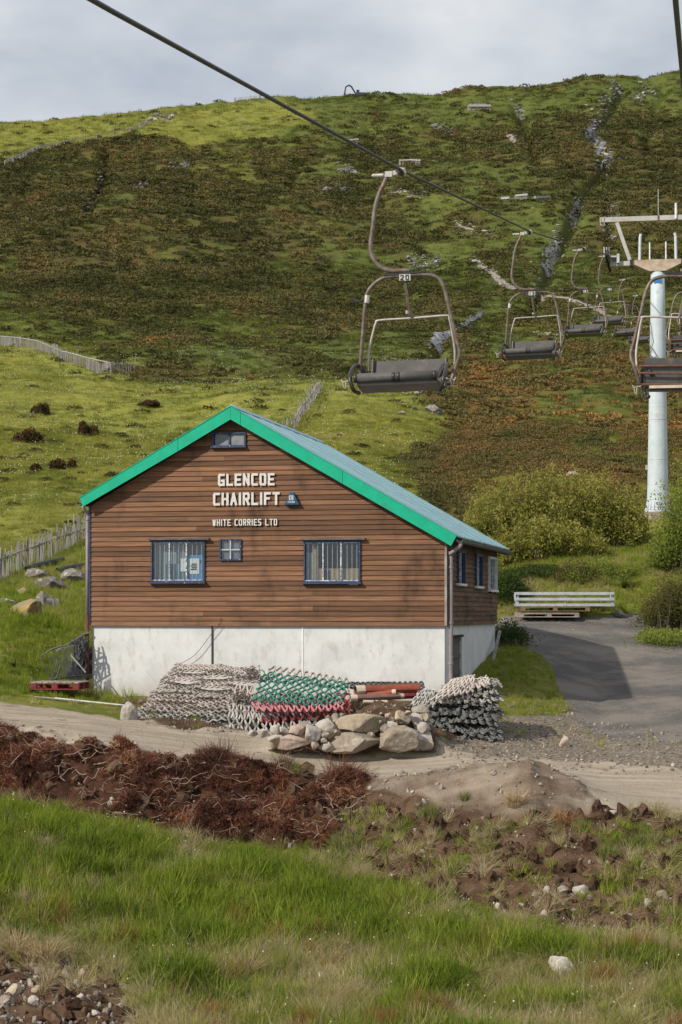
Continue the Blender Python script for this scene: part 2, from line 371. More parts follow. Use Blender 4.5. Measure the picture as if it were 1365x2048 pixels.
# ------------------------------------------------------------ ground material
def ground_material():
    m = NT("ground"); A = m.attr('zone_a'); B = m.attr('zone_b')
    sa = m.n('ShaderNodeSeparateColor'); m.put(sa.inputs[0], A.outputs['Color'])
    sb = m.n('ShaderNodeSeparateColor'); m.put(sb.inputs[0], B.outputs['Color'])
    sand, asp, grav = sa.outputs; peat = A.outputs['Alpha']; bank, G, O = sb.outputs
    fine = m.noise(9, 6, .7); mid = m.noise(1.3, 5, .62); big = m.noise(.16, 5, .6); far = m.noise(.035, 6, .65)
    vfine = m.noise(45, 4, .7)
    brown = m.mix(O, (.085, .066, .024), (.190, .098, .030))
    brown = m.mix(m.mr(mid, .4, .65), brown, (.060, .064, .024))
    green = m.mix(m.mr(big, .35, .65), (.215, .215, .040), (.135, .155, .030))
    green = m.mix(m.mr(mid, .45, .7), green, (.26, .24, .070))
    green = m.mix(B.outputs['Alpha'], m.mix(m.mr(mid, .4, .65), (.075, .098, .024), (.115, .125, .034)), green)  # duller green outside the sunlit zones, sunshine put into the grass colour
    gsel = m.ma('ADD', G, m.ma('MULTIPLY', m.ma('SUBTRACT', far, .5), 1.0))
    gsel = m.ma('ADD', gsel, m.ma('MULTIPLY', m.ma('SUBTRACT', mid, .5), .5))
    col = m.mix(m.mr(gsel, .26, .70), brown, green)
    soil = m.mix(m.mr(m.noise(3, 6, .7), .35, .65), (.060, .034, .022), (.125, .082, .054))
    soil = m.mix(m.mr(vfine, .55, .75), soil, (.19, .15, .11))
    def sel(mask, lo=.35, hi=.65, amt=.5, n=None):
        return m.mr(m.ma('ADD', mask, m.ma('MULTIPLY', m.ma('SUBTRACT', n or mid, .5), amt)), lo, hi)
    col = m.mix(sel(bank), col, soil)
    col = m.mix(sel(peat), col, m.mix(m.mr(fine, .35, .65), (.050, .026, .018), (.085, .040, .026)))
    gcol = m.mix(m.mr(m.noise(14, 5, .8), .4, .65), (.12, .098, .078), (.29, .25, .205))
    col = m.mix(sel(grav), col, gcol)
    acol = m.mix(m.mr(vfine, .35, .7), (.075, .071, .070), (.165, .155, .148))
    acol = m.mix(m.mr(m.noise(.5, 6, .7), .38, .66), acol, m.mix(vfine, (.15, .13, .115), (.26, .235, .205)))
    col = m.mix(sel(asp, amt=.35), col, acol)
    st = m.noise(1.0, 5, .6, mscale=(.6, 5.0, 1))
    scol = m.mix(m.mr(st, .35, .65), (.300, .250, .195), (.385, .33, .265))
    scol = m.mix(m.mr(m.noise(24, 4, .7), .60, .75), scol, (.185, .145, .105))
    scol = m.mix(m.mr(m.noise(2.2, 4, .6), .62, .70), scol, (.22, .17, .12))
    col = m.mix(sel(sand, amt=.35), col, scol)
    h = m.ma('ADD', m.ma('MULTIPLY', fine, .5), m.ma('MULTIPLY', vfine, .25))
    h = m.ma('ADD', h, m.ma('MULTIPLY', mid, 1.2))
    m.bsdf(col, .92, 0, m.bump(h, .7, .09), .03)
    return m.m
M_GROUND = ground_material()

def add_attr(me, name, typ, arr):
    a = me.attributes.new(name, typ, 'POINT')
    a.data.foreach_set('color' if typ == 'FLOAT_COLOR' else ('vector' if typ == 'FLOAT_VECTOR' else 'value'), np.ascontiguousarray(arr, dtype=np.int32 if typ == 'INT' else np.float32).ravel())

def grid_mesh(name, X, Y, Z, keep=None):
    nr, nc = X.shape
    idx = np.arange(nr * nc).reshape(nr, nc)
    q = np.stack([idx[:-1, :-1], idx[:-1, 1:], idx[1:, 1:], idx[1:, :-1]], -1).reshape(-1, 4)
    if keep is not None: q = q[keep.reshape(-1)]
    used = np.unique(q); rm = np.full(nr * nc, -1); rm[used] = np.arange(len(used)); q = rm[q]
    V = np.stack([X.ravel(), Y.ravel(), Z.ravel()], -1)[used]
    me = bpy.data.meshes.new(name)
    me.vertices.add(len(V)); me.vertices.foreach_set('co', V.astype(np.float32).ravel())
    me.loops.add(len(q) * 4); me.loops.foreach_set('vertex_index', q.astype(np.int32).ravel())
    me.polygons.add(len(q)); me.polygons.foreach_set('loop_start', np.arange(0, len(q) * 4, 4, dtype=np.int32))
    me.polygons.foreach_set('loop_total', np.full(len(q), 4, np.int32))
    me.update(calc_edges=True); me.validate()
    return me, used

pxs = np.concatenate([np.linspace(-5200, -260, 40), np.linspace(-250, 1615, 400), np.linspace(1630, 6800, 40)])
ds = np.concatenate([np.exp(np.linspace(math.log(13), math.log(62), 440)), np.exp(np.linspace(math.log(62.3), math.log(1100), 330)), np.linspace(1150, 2200, 12)])
PX, DD = np.meshgrid(pxs, ds)
XX = (PX - CX) / F * DD
ZZ, PPX, PPY = ground(XX, DD)
_lp = pxs; _ld = ds
def gz(x, y):
    """height of the ground under a point, read off the terrain sheet"""
    p = CX + F * x / y; i = min(max(int(np.searchsorted(_lp, p)) - 1, 0), len(_lp) - 2); j = min(max(int(np.searchsorted(_ld, y)) - 1, 0), len(_ld) - 2)
    a = (p - _lp[i]) / (_lp[i + 1] - _lp[i]); b = (y - _ld[j]) / (_ld[j + 1] - _ld[j])
    return float((ZZ[j, i] * (1 - a) + ZZ[j, i + 1] * a) * (1 - b) + (ZZ[j + 1, i] * (1 - a) + ZZ[j + 1, i + 1] * a) * b)
def hit(px, py, dmin=22, dmax=999):
    """the ground point seen at photo position px,py"""
    i = min(max(int(np.searchsorted(_lp, px)) - 1, 0), len(_lp) - 2); a = (px - _lp[i]) / (_lp[i + 1] - _lp[i])
    z = ZZ[:, i] * (1 - a) + ZZ[:, i + 1] * a; q = HZ - F * z / _ld
    ok = np.where((q <= py) & (_ld >= dmin) & (_ld <= dmax))[0]
    k = int(ok[0]) if len(ok) else int(np.searchsorted(_ld, 999)) - 1
    d = _ld[k]
    if k > 0 and q[k - 1] > py and _ld[k - 1] >= dmin: d = _ld[k - 1] + (_ld[k] - _ld[k - 1]) * (q[k - 1] - py) / (q[k - 1] - q[k])
    x = (px - CX) / F * d
    return Vector((x, d, gz(x, d)))
sand, asp, gr, pe, bk, bl = zone(PPX, PPY, DD)
GG = gmap(PPX, PPY, XX, DD); OO = omap(PPX, PPY, XX, DD)
ZA = np.stack([sand, asp, np.maximum(gr, bl * .1), pe], -1).reshape(-1, 4)
ZB_ = np.stack([bk, GG, OO, ymap(PPX, PPY, XX, DD)], -1).reshape(-1, 4)
cell = lambda a: (a[:-1, :-1] + a[1:, 1:] + a[:-1, 1:] + a[1:, :-1]) / 4
isand = cell(sand) > .5; iasp = (cell(asp) > .5) & ~isand
for nm, keep in (('ground', ~(isand | iasp)), ('dirt_track', isand), ('asphalt_road', iasp)):
    me, used = grid_mesh(nm, XX, DD, ZZ, keep)
    add_attr(me, 'zone_a', 'FLOAT_COLOR', ZA[used]); add_attr(me, 'zone_b', 'FLOAT_COLOR', ZB_[used])
    link_mesh(nm, me, M_GROUND, smooth=True)['kind'] = 'structure'

# ------------------------------------------------------------ scatter
def source(name, obs):
    c = bpy.data.collections.new(name)
    for i, (me, m) in enumerate(obs):
        if not me.materials: me.materials.append(m)
        o = bpy.data.objects.new(f"{name}_{i:02d}", me); c.objects.link(o)
    return c
def scatter(name, coll, pts, scale, rot, idx, tint, label=None, cat=None, kind='stuff'):
    me = bpy.data.meshes.new(name); me.vertices.add(len(pts)); me.vertices.foreach_set('co', np.ascontiguousarray(pts, np.float32).ravel())
    if scale.ndim == 1: scale = np.stack([scale] * 3, -1)
    add_attr(me, 'siz', 'FLOAT_VECTOR', scale); add_attr(me, 'rot', 'FLOAT_VECTOR', rot)
    add_attr(me, 'pick', 'INT', idx); add_attr(me, 'tint', 'FLOAT', tint)
    o = bpy.data.objects.new(name, me); COL.objects.link(o)
    g = bpy.data.node_groups.new(name, 'GeometryNodeTree')
    g.interface.new_socket('Geometry', in_out='INPUT', socket_type='NodeSocketGeometry'); g.interface.new_socket('Geometry', in_out='OUTPUT', socket_type='NodeSocketGeometry')
    gi = g.nodes.new('NodeGroupInput'); go = g.nodes.new('NodeGroupOutput'); ip = g.nodes.new('GeometryNodeInstanceOnPoints')
    ci = g.nodes.new('GeometryNodeCollectionInfo'); ci.inputs[0].default_value = coll; ci.inputs['Separate Children'].default_value = True; ci.inputs['Reset Children'].default_value = True
    def na(t, n):
        a = g.nodes.new('GeometryNodeInputNamedAttribute'); a.data_type = t; a.inputs['Name'].default_value = n; return a.outputs['Attribute']
    g.links.new(gi.outputs[0], ip.inputs['Points']); g.links.new(ci.outputs[0], ip.inputs['Instance']); ip.inputs['Pick Instance'].default_value = True
    g.links.new(na('INT', 'pick'), ip.inputs['Instance Index']); g.links.new(na('FLOAT_VECTOR', 'siz'), ip.inputs['Scale'])
    er = g.nodes.new('FunctionNodeEulerToRotation'); g.links.new(na('FLOAT_VECTOR', 'rot'), er.inputs[0]); g.links.new(er.outputs[0], ip.inputs['Rotation'])
    g.links.new(ip.outputs[0], go.inputs[0])
    md = o.modifiers.new('scatter', 'NODES'); md.node_group = g
    return tag(o, label, cat, None, kind)

def samp(n, d0, d1, p0=-380, p1=1745, pw=1.0):
    """ground points spread evenly over the area between two distances"""
    n = int(n * 1.3)
    u = rng.random(n); d = (d0 ** (2 * pw) + u * (d1 ** (2 * pw) - d0 ** (2 * pw))) ** (1 / (2 * pw))
    x = (rng.uniform(p0, p1, n) - CX) / F * d
    z, px, py = ground(x, d)
    return x, d, z, px, py
def rots(n, tilt=.15): return np.stack([rng.normal(0, tilt, n), rng.normal(0, tilt, n), rng.uniform(0, 6.283, n)], -1)

def pyd(V, Fc, name):
    me = bpy.data.meshes.new(name); me.from_pydata([tuple(v) for v in V], [], [tuple(f) for f in Fc]); return me
def blades_mesh(name, n, h, wd, spread, lean, seed, hv=.4, segs=3, curl=1.0):
    r = np.random.default_rng(seed); V = []; Fc = []
    for _ in range(n):
        a = r.uniform(0, 6.283); q = spread * math.sqrt(r.random()); bx, by = q * math.cos(a), q * math.sin(a)
        hh = h * (1 - hv * r.random()); la = a + r.normal(0, .8); le = lean * abs(r.normal(.5, .5)); wa = r.uniform(0, 3.14)
        wx, wy = math.cos(wa) * wd * .5, math.sin(wa) * wd * .5; b = len(V)
        for s in range(segs):
            t = s / segs; k = 1 - .65 * t
            cx = bx + math.cos(la) * le * hh * t ** (1 + curl); cy = by + math.sin(la) * le * hh * t ** (1 + curl); cz = hh * t * (1 - .25 * le * t) - .03
            V += [(cx - wx * k, cy - wy * k, cz), (cx + wx * k, cy + wy * k, cz)]
        V.append((bx + math.cos(la) * le * hh, by + math.sin(la) * le * hh, hh * (1 - .3 * le)))
        for s in range(segs - 1): Fc.append((b + 2 * s, b + 2 * s + 1, b + 2 * s + 3, b + 2 * s + 2))
        e = b + 2 * (segs - 1); Fc.append((e, e + 1, e + 2))
    return pyd(V, Fc, name)
def fluff_mesh(name, n, rad, hgt, fs, seed, up=.5, elong=1.0):
    """a low dome of many small leaf-sized faces"""
    r = np.random.default_rng(seed); V = []; Fc = []
    for _ in range(n):
        a = r.uniform(0, 6.283); q = r.random() ** .5; k = math.sqrt(max(0, 1 - q * q))
        p = np.array([rad * q * math.cos(a), rad * q * math.sin(a), hgt * k * r.uniform(.55, 1.05)])
        p += r.normal(0, .06 * rad, 3)
        t = r.normal(0, 1, 3); t[2] = abs(t[2]) + up; t /= np.linalg.norm(t)
        s = np.cross(t, r.normal(0, 1, 3)); s /= np.linalg.norm(s); f = fs * r.uniform(.6, 1.4)
        b = len(V); V += [p - s * f * .4, p + s * f * .4, p + t * f * elong + s * f * .12]
        Fc.append((b, b + 1, b + 2))
    return pyd(V, Fc, name)

def tint_mat(name, stops, tr=.3, rnd=.22, rough=.7):
    m = NT(name); a = m.attr('tint', 'INSTANCER').outputs['Fac']; r = m.rand()
    f = m.ma('ADD', a, m.ma('MULTIPLY', m.ma('SUBTRACT', r, .5), rnd), True)
    cr = m.n('ShaderNodeValToRGB'); e = cr.color_ramp.elements
    while len(e) < len(stops): e.new(.5)
    for i, (p, c) in enumerate(stops): e[i].position = p; e[i].color = c + (1,)
    m.put(cr.inputs[0], f)
    v = m.mr(m.noise(7, 2), .3, .7, .72, 1.28)
    cc = m.n('ShaderNodeCombineColor'); [m.put(cc.inputs[i], v) for i in range(3)]
    m.leaf(m.mix(1.0, cr.outputs[0], cc.outputs[0], 'MULTIPLY'), tr, rough)
    return m.m
M_GRASS = tint_mat("grass_blades", [(0, (.095, .135, .018)), (.35, (.205, .280, .032)), (.65, (.300, .320, .060)), (.85, (.36, .31, .14)), (1, (.50, .42, .26))], .45, .42)
M_HEATH = tint_mat("heather", [(0, (.060, .062, .023)), (.3, (.112, .106, .040)), (.55, (.142, .116, .045)), (.8, (.180, .120, .048)), (1, (.30, .18, .06))], .15, .16)
M_MOOR = tint_mat("moor_grass", [(0, (.060, .076, .022)), (.4, (.170, .190, .040)), (.7, (.320, .305, .070)), (1, (.37, .32, .15))], .35, .16)
M_PEATH = tint_mat("uprooted_heather", [(0, (.050, .024, .018)), (.4, (.125, .055, .038)), (.75, (.215, .090, .050)), (1, (.34, .20, .12))], .15, .5)
M_ROCKS = tint_mat("loose_stone", [(0, (.12, .10, .08)), (.5, (.25, .22, .185)), (1, (.44, .40, .35))], 0, .6, .85)

def rock_mesh(name, seed, d, sub=2, cuts=9, rough=.05):
    cuts = min(cuts, 8)
    r = np.random.default_rng(seed); bm = bmesh.new(); bmesh.ops.create_icosphere(bm, subdivisions=sub, radius=1)
    P = r.normal(0, 1, (cuts, 3)); P /= np.linalg.norm(P, axis=1)[:, None]; off = r.uniform(.40, .72, cuts)
    for v in bm.verts:
        c = np.array(v.co)
        for n, o in zip(P, off):
            k = c @ n
            if k > o: c = c - n * (k - o)
        c = c * (1 + r.normal(0, rough * .8))
        v.co = Vector(c)
    C_ = np.array([v.co[:] for v in bm.verts]); lo = C_.min(0); hi = C_.max(0); k_ = np.array(d) / (hi - lo)
    for v, c in zip(bm.verts, (C_ - (lo + hi) / 2) * k_): v.co = Vector(c)
    me = bpy.data.meshes.new(name); bm.to_mesh(me); bm.free(); return me

# hill heather -------------------------------------------------
heath = source("heather_source", [(fluff_mesh(f"heather_clump_{k}", 150, .5, .36, .11, 40 + k, .6, 1.2), M_HEATH) for k in range(5)])
heathf = source("heather_far_source", [(fluff_mesh(f"heather_mass_{k}", 70, .5, .30, .17, 60 + k, .4, 1.0), M_HEATH) for k in range(5)])
moor = source("moor_grass_source", [(blades_mesh(f"moor_tuft_{k}", 46, .30, .022, .28, .8, 80 + k, .5, 2), M_MOOR) for k in range(4)])
def hill_layer(name, coll, n, d0, d1, s0, s1, grass, label, pw=1.0, nv=5):
    x, y, z, px, py = samp(n, d0, d1, pw=pw)
    g = gmap(px, py, x, y) + .15 * fbm(x / 30, y / 40, 9); o = omap(px, py, x, y)
    n = len(x)
    keep = (rng.random(n) < sstep(g, .20, .60)) if grass else (rng.random(n) < 1.02 - sstep(g, .26, .76))
    asp = zone(px, py, y)[1]; keep &= asp < .3; keep &= y > 61.5; keep &= gully(px, py, y) < .55 + .4 * rng.random(n)
    for P in STREAM_XY:
        keep &= sdist(x, y, P) > P[0][2] * .5
    x, y, z, g, o, px, py = (a[keep] for a in (x, y, z, g, o, px, py)); n = len(x)
    s = rng.uniform(s0, s1, n) * (y / ((d0 + d1) / 2)) ** .5
    if grass: t = np.clip(-.02 + .52 * ymap(px, py, x, y) + .22 * rng.random(n) + .35 * fbm(x / 9, y / 12, 19), 0, 1)
    else: t = np.clip(.10 + .62 * o + .42 * fbm(x / 8, y / 11, 23) + .5 * fbm(px / 60., py / 16., 24, 3) + .08 * (rng.random(n) - .5), 0, 1)
    sc3 = np.stack([s, s, s * rng.uniform(.45, .85, n)], -1)
    return scatter(name, coll, np.stack([x, y, z - .04 * s], -1), sc3, rots(n, .12), rng.integers(0, nv, n), t, label, 'heather' if not grass else 'grass')
def sdist(x, y, P):
    dm = np.full(x.shape, 1e9)
    for (x0, y0, _), (x1, y1, _) in zip(P[:-1], P[1:]):
        dx, dy = x1 - x0, y1 - y0; t = np.clip(((x - x0) * dx + (y - y0) * dy) / (dx * dx + dy * dy + 1e-9), 0, 1)
        dm = np.minimum(dm, np.hypot(x - x0 - t * dx, y - y0 - t * dy))
    return dm

# streams, scree and stony paths on the hill: (photo points, half width px, kind)
STREAMS = [
 ([(1238, 178), (1215, 205), (1200, 240), (1192, 262)], 5, 'rock'),
 ([(1198, 252), (1180, 285), (1205, 300)], 15, 'water'),
 ([(1222, 320), (1200, 332)], 9, 'water'),
 ([(1240, 180), (1195, 255), (1182, 288), (1216, 325), (1190, 365), (1160, 400), (1145, 445), (1114, 490), (1098, 545), (1085, 580)], 6, 'rock'), ([(206, 350), (196, 385), (180, 420)], 4, 'rock'), ([(265, 365), (290, 368)], 7, 'rock'), ([(340, 325), (375, 332)], 6, 'rock'), ([(680, 340), (715, 345)], 6, 'rock'), ([(640, 380), (700, 378)], 4, 'rock'),
 ([(1160, 400), (1148, 440), (1140, 452)], 5, 'water'),
 ([(1215, 400), (1220, 430), (1212, 460), (1222, 485)], 8, 'rock'),
 ([(1116, 488), (1110, 515), (1098, 540), (1092, 550)], 11, 'water'),
 ([(965, 630), (930, 650), (905, 668)], 4, 'water'),
 ([(905, 668), (880, 682), (872, 700)], 17, 'water'),
 ([(950, 520), (985, 548), (1010, 570), (1060, 588), (1150, 602), (1230, 640)], 8, 'path'),
 ([(910, 448), (950, 462), (985, 463)], 5, 'path'),
 ([(1035, 225), (1045, 240)], 6, 'rock'), ([(1020, 270), (1035, 290)], 9, 'path'),
 ([(870, 255), (905, 262)], 7, 'rock'), ([(780, 385), (850, 385)], 4, 'path'), ([(820, 520), (880, 526)], 5, 'rock'),
 ([(1085, 670), (1110, 665)], 12, 'path'), ([(300, 240), (345, 235)], 2, 'rock'), ([(1300, 180), (1270, 200)], 5, 'rock'),
]
STREAM_XY = []
for pts, hw, kd in STREAMS:
    P = [hit(a, b, 100) for a, b in pts]; wdm = hw / F * P[0].y * 2
    STREAM_XY.append([(p.x, p.y, wdm) for p in P])
hill_layer('heather_near', heath, 16000, 61.5, 150, .55, 1.0, False, 'rusty brown heather covering the lower hillside')
hill_layer('heather_middle', heathf, 22000, 150, 400, 1.1, 2.2, False, 'dark heather covering the middle of the hillside')
hill_layer('heather_upper', heathf, 22000, 400, 1010, 2.4, 4.8, False, 'dark brown heather covering the upper hillside', .8)
hill_layer('meadow_grass', moor, 26000, 61.5, 150, .7, 1.3, True, 'yellow green moor grass on the lower slope', nv=4)
hill_layer('hill_grass', moor, 26000, 150, 420, 1.5, 3.0, True, 'yellow green grass patches among the hillside heather', nv=4)
hill_layer('ridge_grass', moor, 14000, 420, 1005, 3.5, 7.0, True, 'sunlit yellow green grass along the ridge', .8, nv=4)

# cotton grass dots in the meadow
M_COTTON = simple("cotton_grass", (.75, .74, .70), (.6, .6, .55), rough=.9)
bm = bmesh.new(); bmesh.ops.create_icosphere(bm, subdivisions=1, radius=.5); cme = bpy.data.meshes.new('cotton'); bm.to_mesh(cme); bm.free()
x, y, z, px, py = samp(4200, 62, 240, -80, 900); g = gmap(px, py, x, y); k = (g > .55) & (fbm(x / 7, y / 10, 15) > -.1)
x, y, z = x[k], y[k], z[k]; n = len(x)
scatter('cotton_grass', source('cotton_source', [(cme, M_COTTON)]), np.stack([x, y, z + .22 + .1 * rng.random(n)], -1), rng.uniform(.025, .06, n) * (y / 120) ** .5, rots(n), np.zeros(n), np.zeros(n), 'white cotton grass heads dotting the meadow', 'grass')

# foreground grass ------------------------------------------------
tall = source("tall_grass_source", [(blades_mesh(f"tall_tuft_{k}", 36, (.26, .30, .36, .40, .22)[k], .015, .16, (.9, .6, .5, .8, 1.3)[k], 100 + k), M_GRASS) for k in range(5)])
straw = source("straw_source", [(blades_mesh(f"straw_tuft_{k}", 60, .36, .008, .07, 1.7, 120 + k, .4, 3, .6), M_GRASS) for k in range(4)])
def near_layer(name, coll, n, d0, d1, s0, s1, fn, label, cat='grass', tilt=.15, nv=4, dz=0.):
    x, y, z, px, py = samp(n, d0, d1)
    sand, asp, gr, pe, bk, bl = zone(px, py, y)
    keep, t, sm = fn(x, y, px, py, sand, asp, gr, pe, bk, bl)
    keep &= ~house_zone(x, y)
    x, y, z, t, sm = x[keep], y[keep], z[keep], t[keep], sm[keep]; n = len(x)
    s = rng.uniform(s0, s1, n) * sm
    return scatter(name, coll, np.stack([x, y, z + dz], -1), np.stack([s, s, s * rng.uniform(.8, 1.2, n)], -1), rots(n, tilt), rng.integers(0, nv, n), np.clip(t, 0, 1), label, cat)
def house_zone(x, y):
    lx = (x - 2.2) * .9797 - (y - 42) * .2004; ly = (x - 2.2) * .2004 + (y - 42) * .9797
    return (lx < .08) & (lx > -7.9) & (ly > -.08) & (ly < 8.8)
def f_field(x, y, px, py, sand, asp, gr, pe, bk, bl):
    bad = np.maximum.reduce([sand, asp, gr, pe, bk]); n = len(x)
    dry = fbm(x / 1.1, y / .8, 51, 4) + .40 * sstep(py, 1800, 2050) - .25 * (1 - sstep(py, 1600, 1800)) + .12 * sstep(px, 700, 1365)
    keep = (bad < .25 + .3 * rng.random(n)) & (y < 36) & (rng.random(n) > .45 * sstep(dry, .1, .6))
    keep &= sdpoly(px, py, P_MOUND) < -10; keep &= (fbm(x / .35, y / .35, 53, 2) > -.38)
    t = .32 + .40 * fbm(x / .9, y / .6, 52, 3) + .45 * fbm(x / .25, y / .25, 54, 2) + .34 * sstep(dry, .0, .6)
    return keep, t, (1.05 - .40 * sstep(dry, 0, .5) + .7 * fbm(x / .5, y / .5, 55)) * (.45 + .55 * sstep(-np.maximum(sdpoly(px, py, P_BANK), sdpoly(px, py, P_BL)), 0, 70))
near_layer('foreground_grass', tall, 34000, 22.5, 37, .6, 1.3, f_field, 'tall bright green grass filling the foreground', nv=5, tilt=.28)
def f_dry(x, y, px, py, sand, asp, gr, pe, bk, bl):
    bad = np.maximum.reduce([sand, asp, gr, pe, bk]); n = len(x)
    dry = fbm(x / 1.1, y / .8, 51, 4) + .40 * sstep(py, 1800, 2050) - .25 * (1 - sstep(py, 1600, 1800)) + .12 * sstep(px, 700, 1365)
    return (bad < .6) & (y < 36) & (sdpoly(px, py, P_MOUND) < -10) & (dry > -.45 + 1.0 * rng.random(n)), .80 + .25 * rng.random(n), np.full(n, 1.)
near_layer('dry_grass', straw, 11000, 22.5, 36, .6, 1.1, f_dry, 'pale dead grass matted between the green tufts', tilt=.4)
def f_red(x, y, px, py, sand, asp, gr, pe, bk, bl):
    n = len(x); r = fbm(x / .5, y / .7, 58, 2)
    return (np.maximum.reduce([sand, asp, gr, pe, bk]) < .4) & (py > 1840) & (y < 36) & (r > .34), .75 + .15 * rng.random(n), np.full(n, 1.)
M_RUST = tint_mat("rusty_grass", [(0, (.16, .10, .03)), (1, (.30, .15, .06))], .4)
near_layer('rusty_grass', source("rusty_source", [(blades_mesh(f"rusty_tuft_{k}", 40, .42, .010, .10, .35, 140 + k), M_RUST) for k in range(3)]), 4200, 22.5, 30, .8, 1.2, f_red, 'rusty orange sedge tufts in the foreground grass', nv=3)
def f_bank(x, y, px, py, sand, asp, gr, pe, bk, bl):
    n = len(x); c = fbm(x / .55, y / .4, 61, 3)
    return (sdpoly(px, py, P_MOUND) < -6) & (bk > .4) & (pe < .45) & (sand < .4) & (bl < .4) & (y < 36.5) & (c > .10) & (px > 560), .30 + .45 * fbm(x / .4, y / .4, 62) + .4 * rng.random(n), np.full(n, 1.)
near_layer('bank_grass', tall, 7500, 26, 36.5, .45, .85, f_bank, 'green grass tufts growing on the broken earth bank', nv=5, tilt=.35)
def f_bstraw(x, y, px, py, sand, asp, gr, pe, bk, bl):
    n = len(x); c = fbm(x / .6, y / .45, 64, 3)
    return (sdpoly(px, py, P_MOUND) < -3) & (bk > .4) & (pe < .4) & (sand < .5) & (y < 36.5) & (c > .02), .84 + .2 * rng.random(n), np.full(n, 1.)
near_layer('bank_straw', straw, 2600, 26, 36.5, .5, 1.0, f_bstraw, 'dead straw grass lying over the earth bank', tilt=.6)
def f_behind(x, y, px, py, sand, asp, gr, pe, bk, bl):
    n = len(x); bad = np.maximum.reduce([sand, asp, gr])
    return (bad < .3) & (y > 41.3) & (bk < .4), .30 + .12 * ((px > 880) & (y < 57)) + .35 * fbm(x / 1.5, y / 1.5, 71) + .3 * rng.random(n) + .15 * (y > 55), (.8 + .4 * fbm(x, y, 72)) * np.where((px > 880) & (y < 57), .55, 1.0)
near_layer('bank_side_grass', tall, 22000, 41, 70, .55, 1.0, f_behind, 'green grass on the slopes beside the hut', nv=5)
def f_sparse(x, y, px, py, sand, asp, gr, pe, bk, bl):
    n = len(x)
    return (np.maximum(sand, asp) < .3) & (y > 38.8) & (y < 43.9) & (rng.random(n) < .35), .4 + .6 * rng.random(n), np.full(n, 1.)
near_layer('verge_grass', tall, 1500, 38.5, 44, .25, .55, f_sparse, 'thin grass along the foot of the hut and nets', nv=5, tilt=.3)

# uprooted heather -------------------------------------------------
def twig_mesh(name, n, seed, ln=.30, wd=.009):
    r = np.random.default_rng(seed); V = []; Fc = []
    main = r.uniform(0, 6.283)
    for _ in range(n):
        p = r.normal(0, .11, 3); p[2] = abs(p[2]) * .8; a = main + r.normal(0, 1.1); e = r.normal(.35, .5)
        d = np.array([math.cos(a) * math.cos(e), math.sin(a) * math.cos(e), math.sin(e)]); s = np.cross(d, r.normal(0, 1, 3)); s /= np.linalg.norm(s) + 1e-9
        L_ = ln * r.uniform(.4, 1.2); k = r.normal(0, .35, 3); b = len(V)
        for j, t in enumerate((0, .5, 1.0)):
            c = p + d * L_ * t + k * L_ * t * t * .8; ww = wd * (1 - .6 * t) * .5
            V += [c - s * ww, c + s * ww]
        Fc += [(b, b + 1, b + 3, b + 2), (b + 2, b + 3, b + 5, b + 4)]
    return pyd(V, Fc, name)
tw = source("twig_source", [(twig_mesh(f"twigs_{k}", 120, 200 + k, .17, .008) if k % 2 else fluff_mesh(f"twigs_{k}", 200, .22, .12, .035, 210 + k, .2, 2.4), M_PEATH) for k in range(5)])
def f_peat(x, y, px, py, sand, asp, gr, pe, bk, bl):
    n = len(x); c = fbm(x / .6, y / .5, 81, 3)
    c2 = fbm(x / .28, y / .2, 83, 2)
    return (pe > .4) & (c + .5 * c2 > -.24 + .3 * sstep(px, 560, 700)) & (rng.random(n) < 1.0), .42 + .6 * fbm(x / .9, y / .6, 85, 2) + .7 * c2 + .25 * (rng.random(n) - .5), .9 + .5 * c
near_layer('uprooted_heather', tw, 30000, 32, 37.5, .35, .8, f_peat, 'reddish brown uprooted heather heaped along the track edge', 'heather', tilt=.5, nv=5, dz=-.01)
M_ROOT = simple("bare_roots", (.20, .13, .09), (.36, .27, .21), 8, .9)
mb = MB(); cnt = 0
while cnt < 330:
    d = rng.uniform(32.5, 37); x0 = (rng.uniform(-60, 760) - CX) / F * d; z0, px0, py0 = ground(np.array([x0]), np.array([d]))
    if zone(px0, py0, np.array([d]))[3][0] < .5: continue
    a = rng.uniform(0, 6.28); p = Vector((x0, d, z0[0] + .09)); pts = [p]; Lr = rng.uniform(.06, .14)
    for j in range(5):
        a += rng.normal(0, .7); q = pts[-1] + Vector((math.cos(a) * Lr, math.sin(a) * Lr * .6, rng.normal(.015, .05))); pts.append(q)
    r0 = rng.uniform(.004, .010); mb.tube(pts, [r0, r0, r0 * .9, r0 * .8, r0 * .6, r0 * .35], 4, False); cnt += 1
mb.build('heather_roots', M_ROOT, kind='stuff')['label'] = 'pale tangled roots in the uprooted heather'

# pebbles -------------------------------------------------
peb = source("pebble_source", [(rock_mesh(f"pebble_{k}", 300 + k, (1, .85, .65), 1, 7), M_ROCKS) for k in range(5)])
def peb_layer(name, n, d0, d1, s0, s1, cond, label, tb=.5):
    x, y, z, px, py = samp(n, d0, d1); n = len(x); zz = zone(px, py, y); k = cond(x, y, px, py, zz) & ~house_zone(x, y)
    x, y, z = x[k], y[k], z[k]; m = len(x)
    s = s0 + (s1 - s0) * rng.random(m) ** 4
    scatter(name, peb, np.stack([x, y, z + s * .12], -1), s, np.stack([rng.uniform(0, 6, m)] * 3, -1), rng.integers(0, 5, m), tb + .4 * (rng.random(m) - .5), label, 'gravel')
peb_layer('bank_pebbles', 9000, 25, 37, .015, .10, lambda x, y, px, py, z: ((z[4] > .4) | (z[3] > .5)) & (rng.random(len(x)) < .5 - .3 * (z[3] > .5) - .36 * (sdpoly(px, py, P_MOUND) > 0)), 'small pale stones strewn over the earth bank')
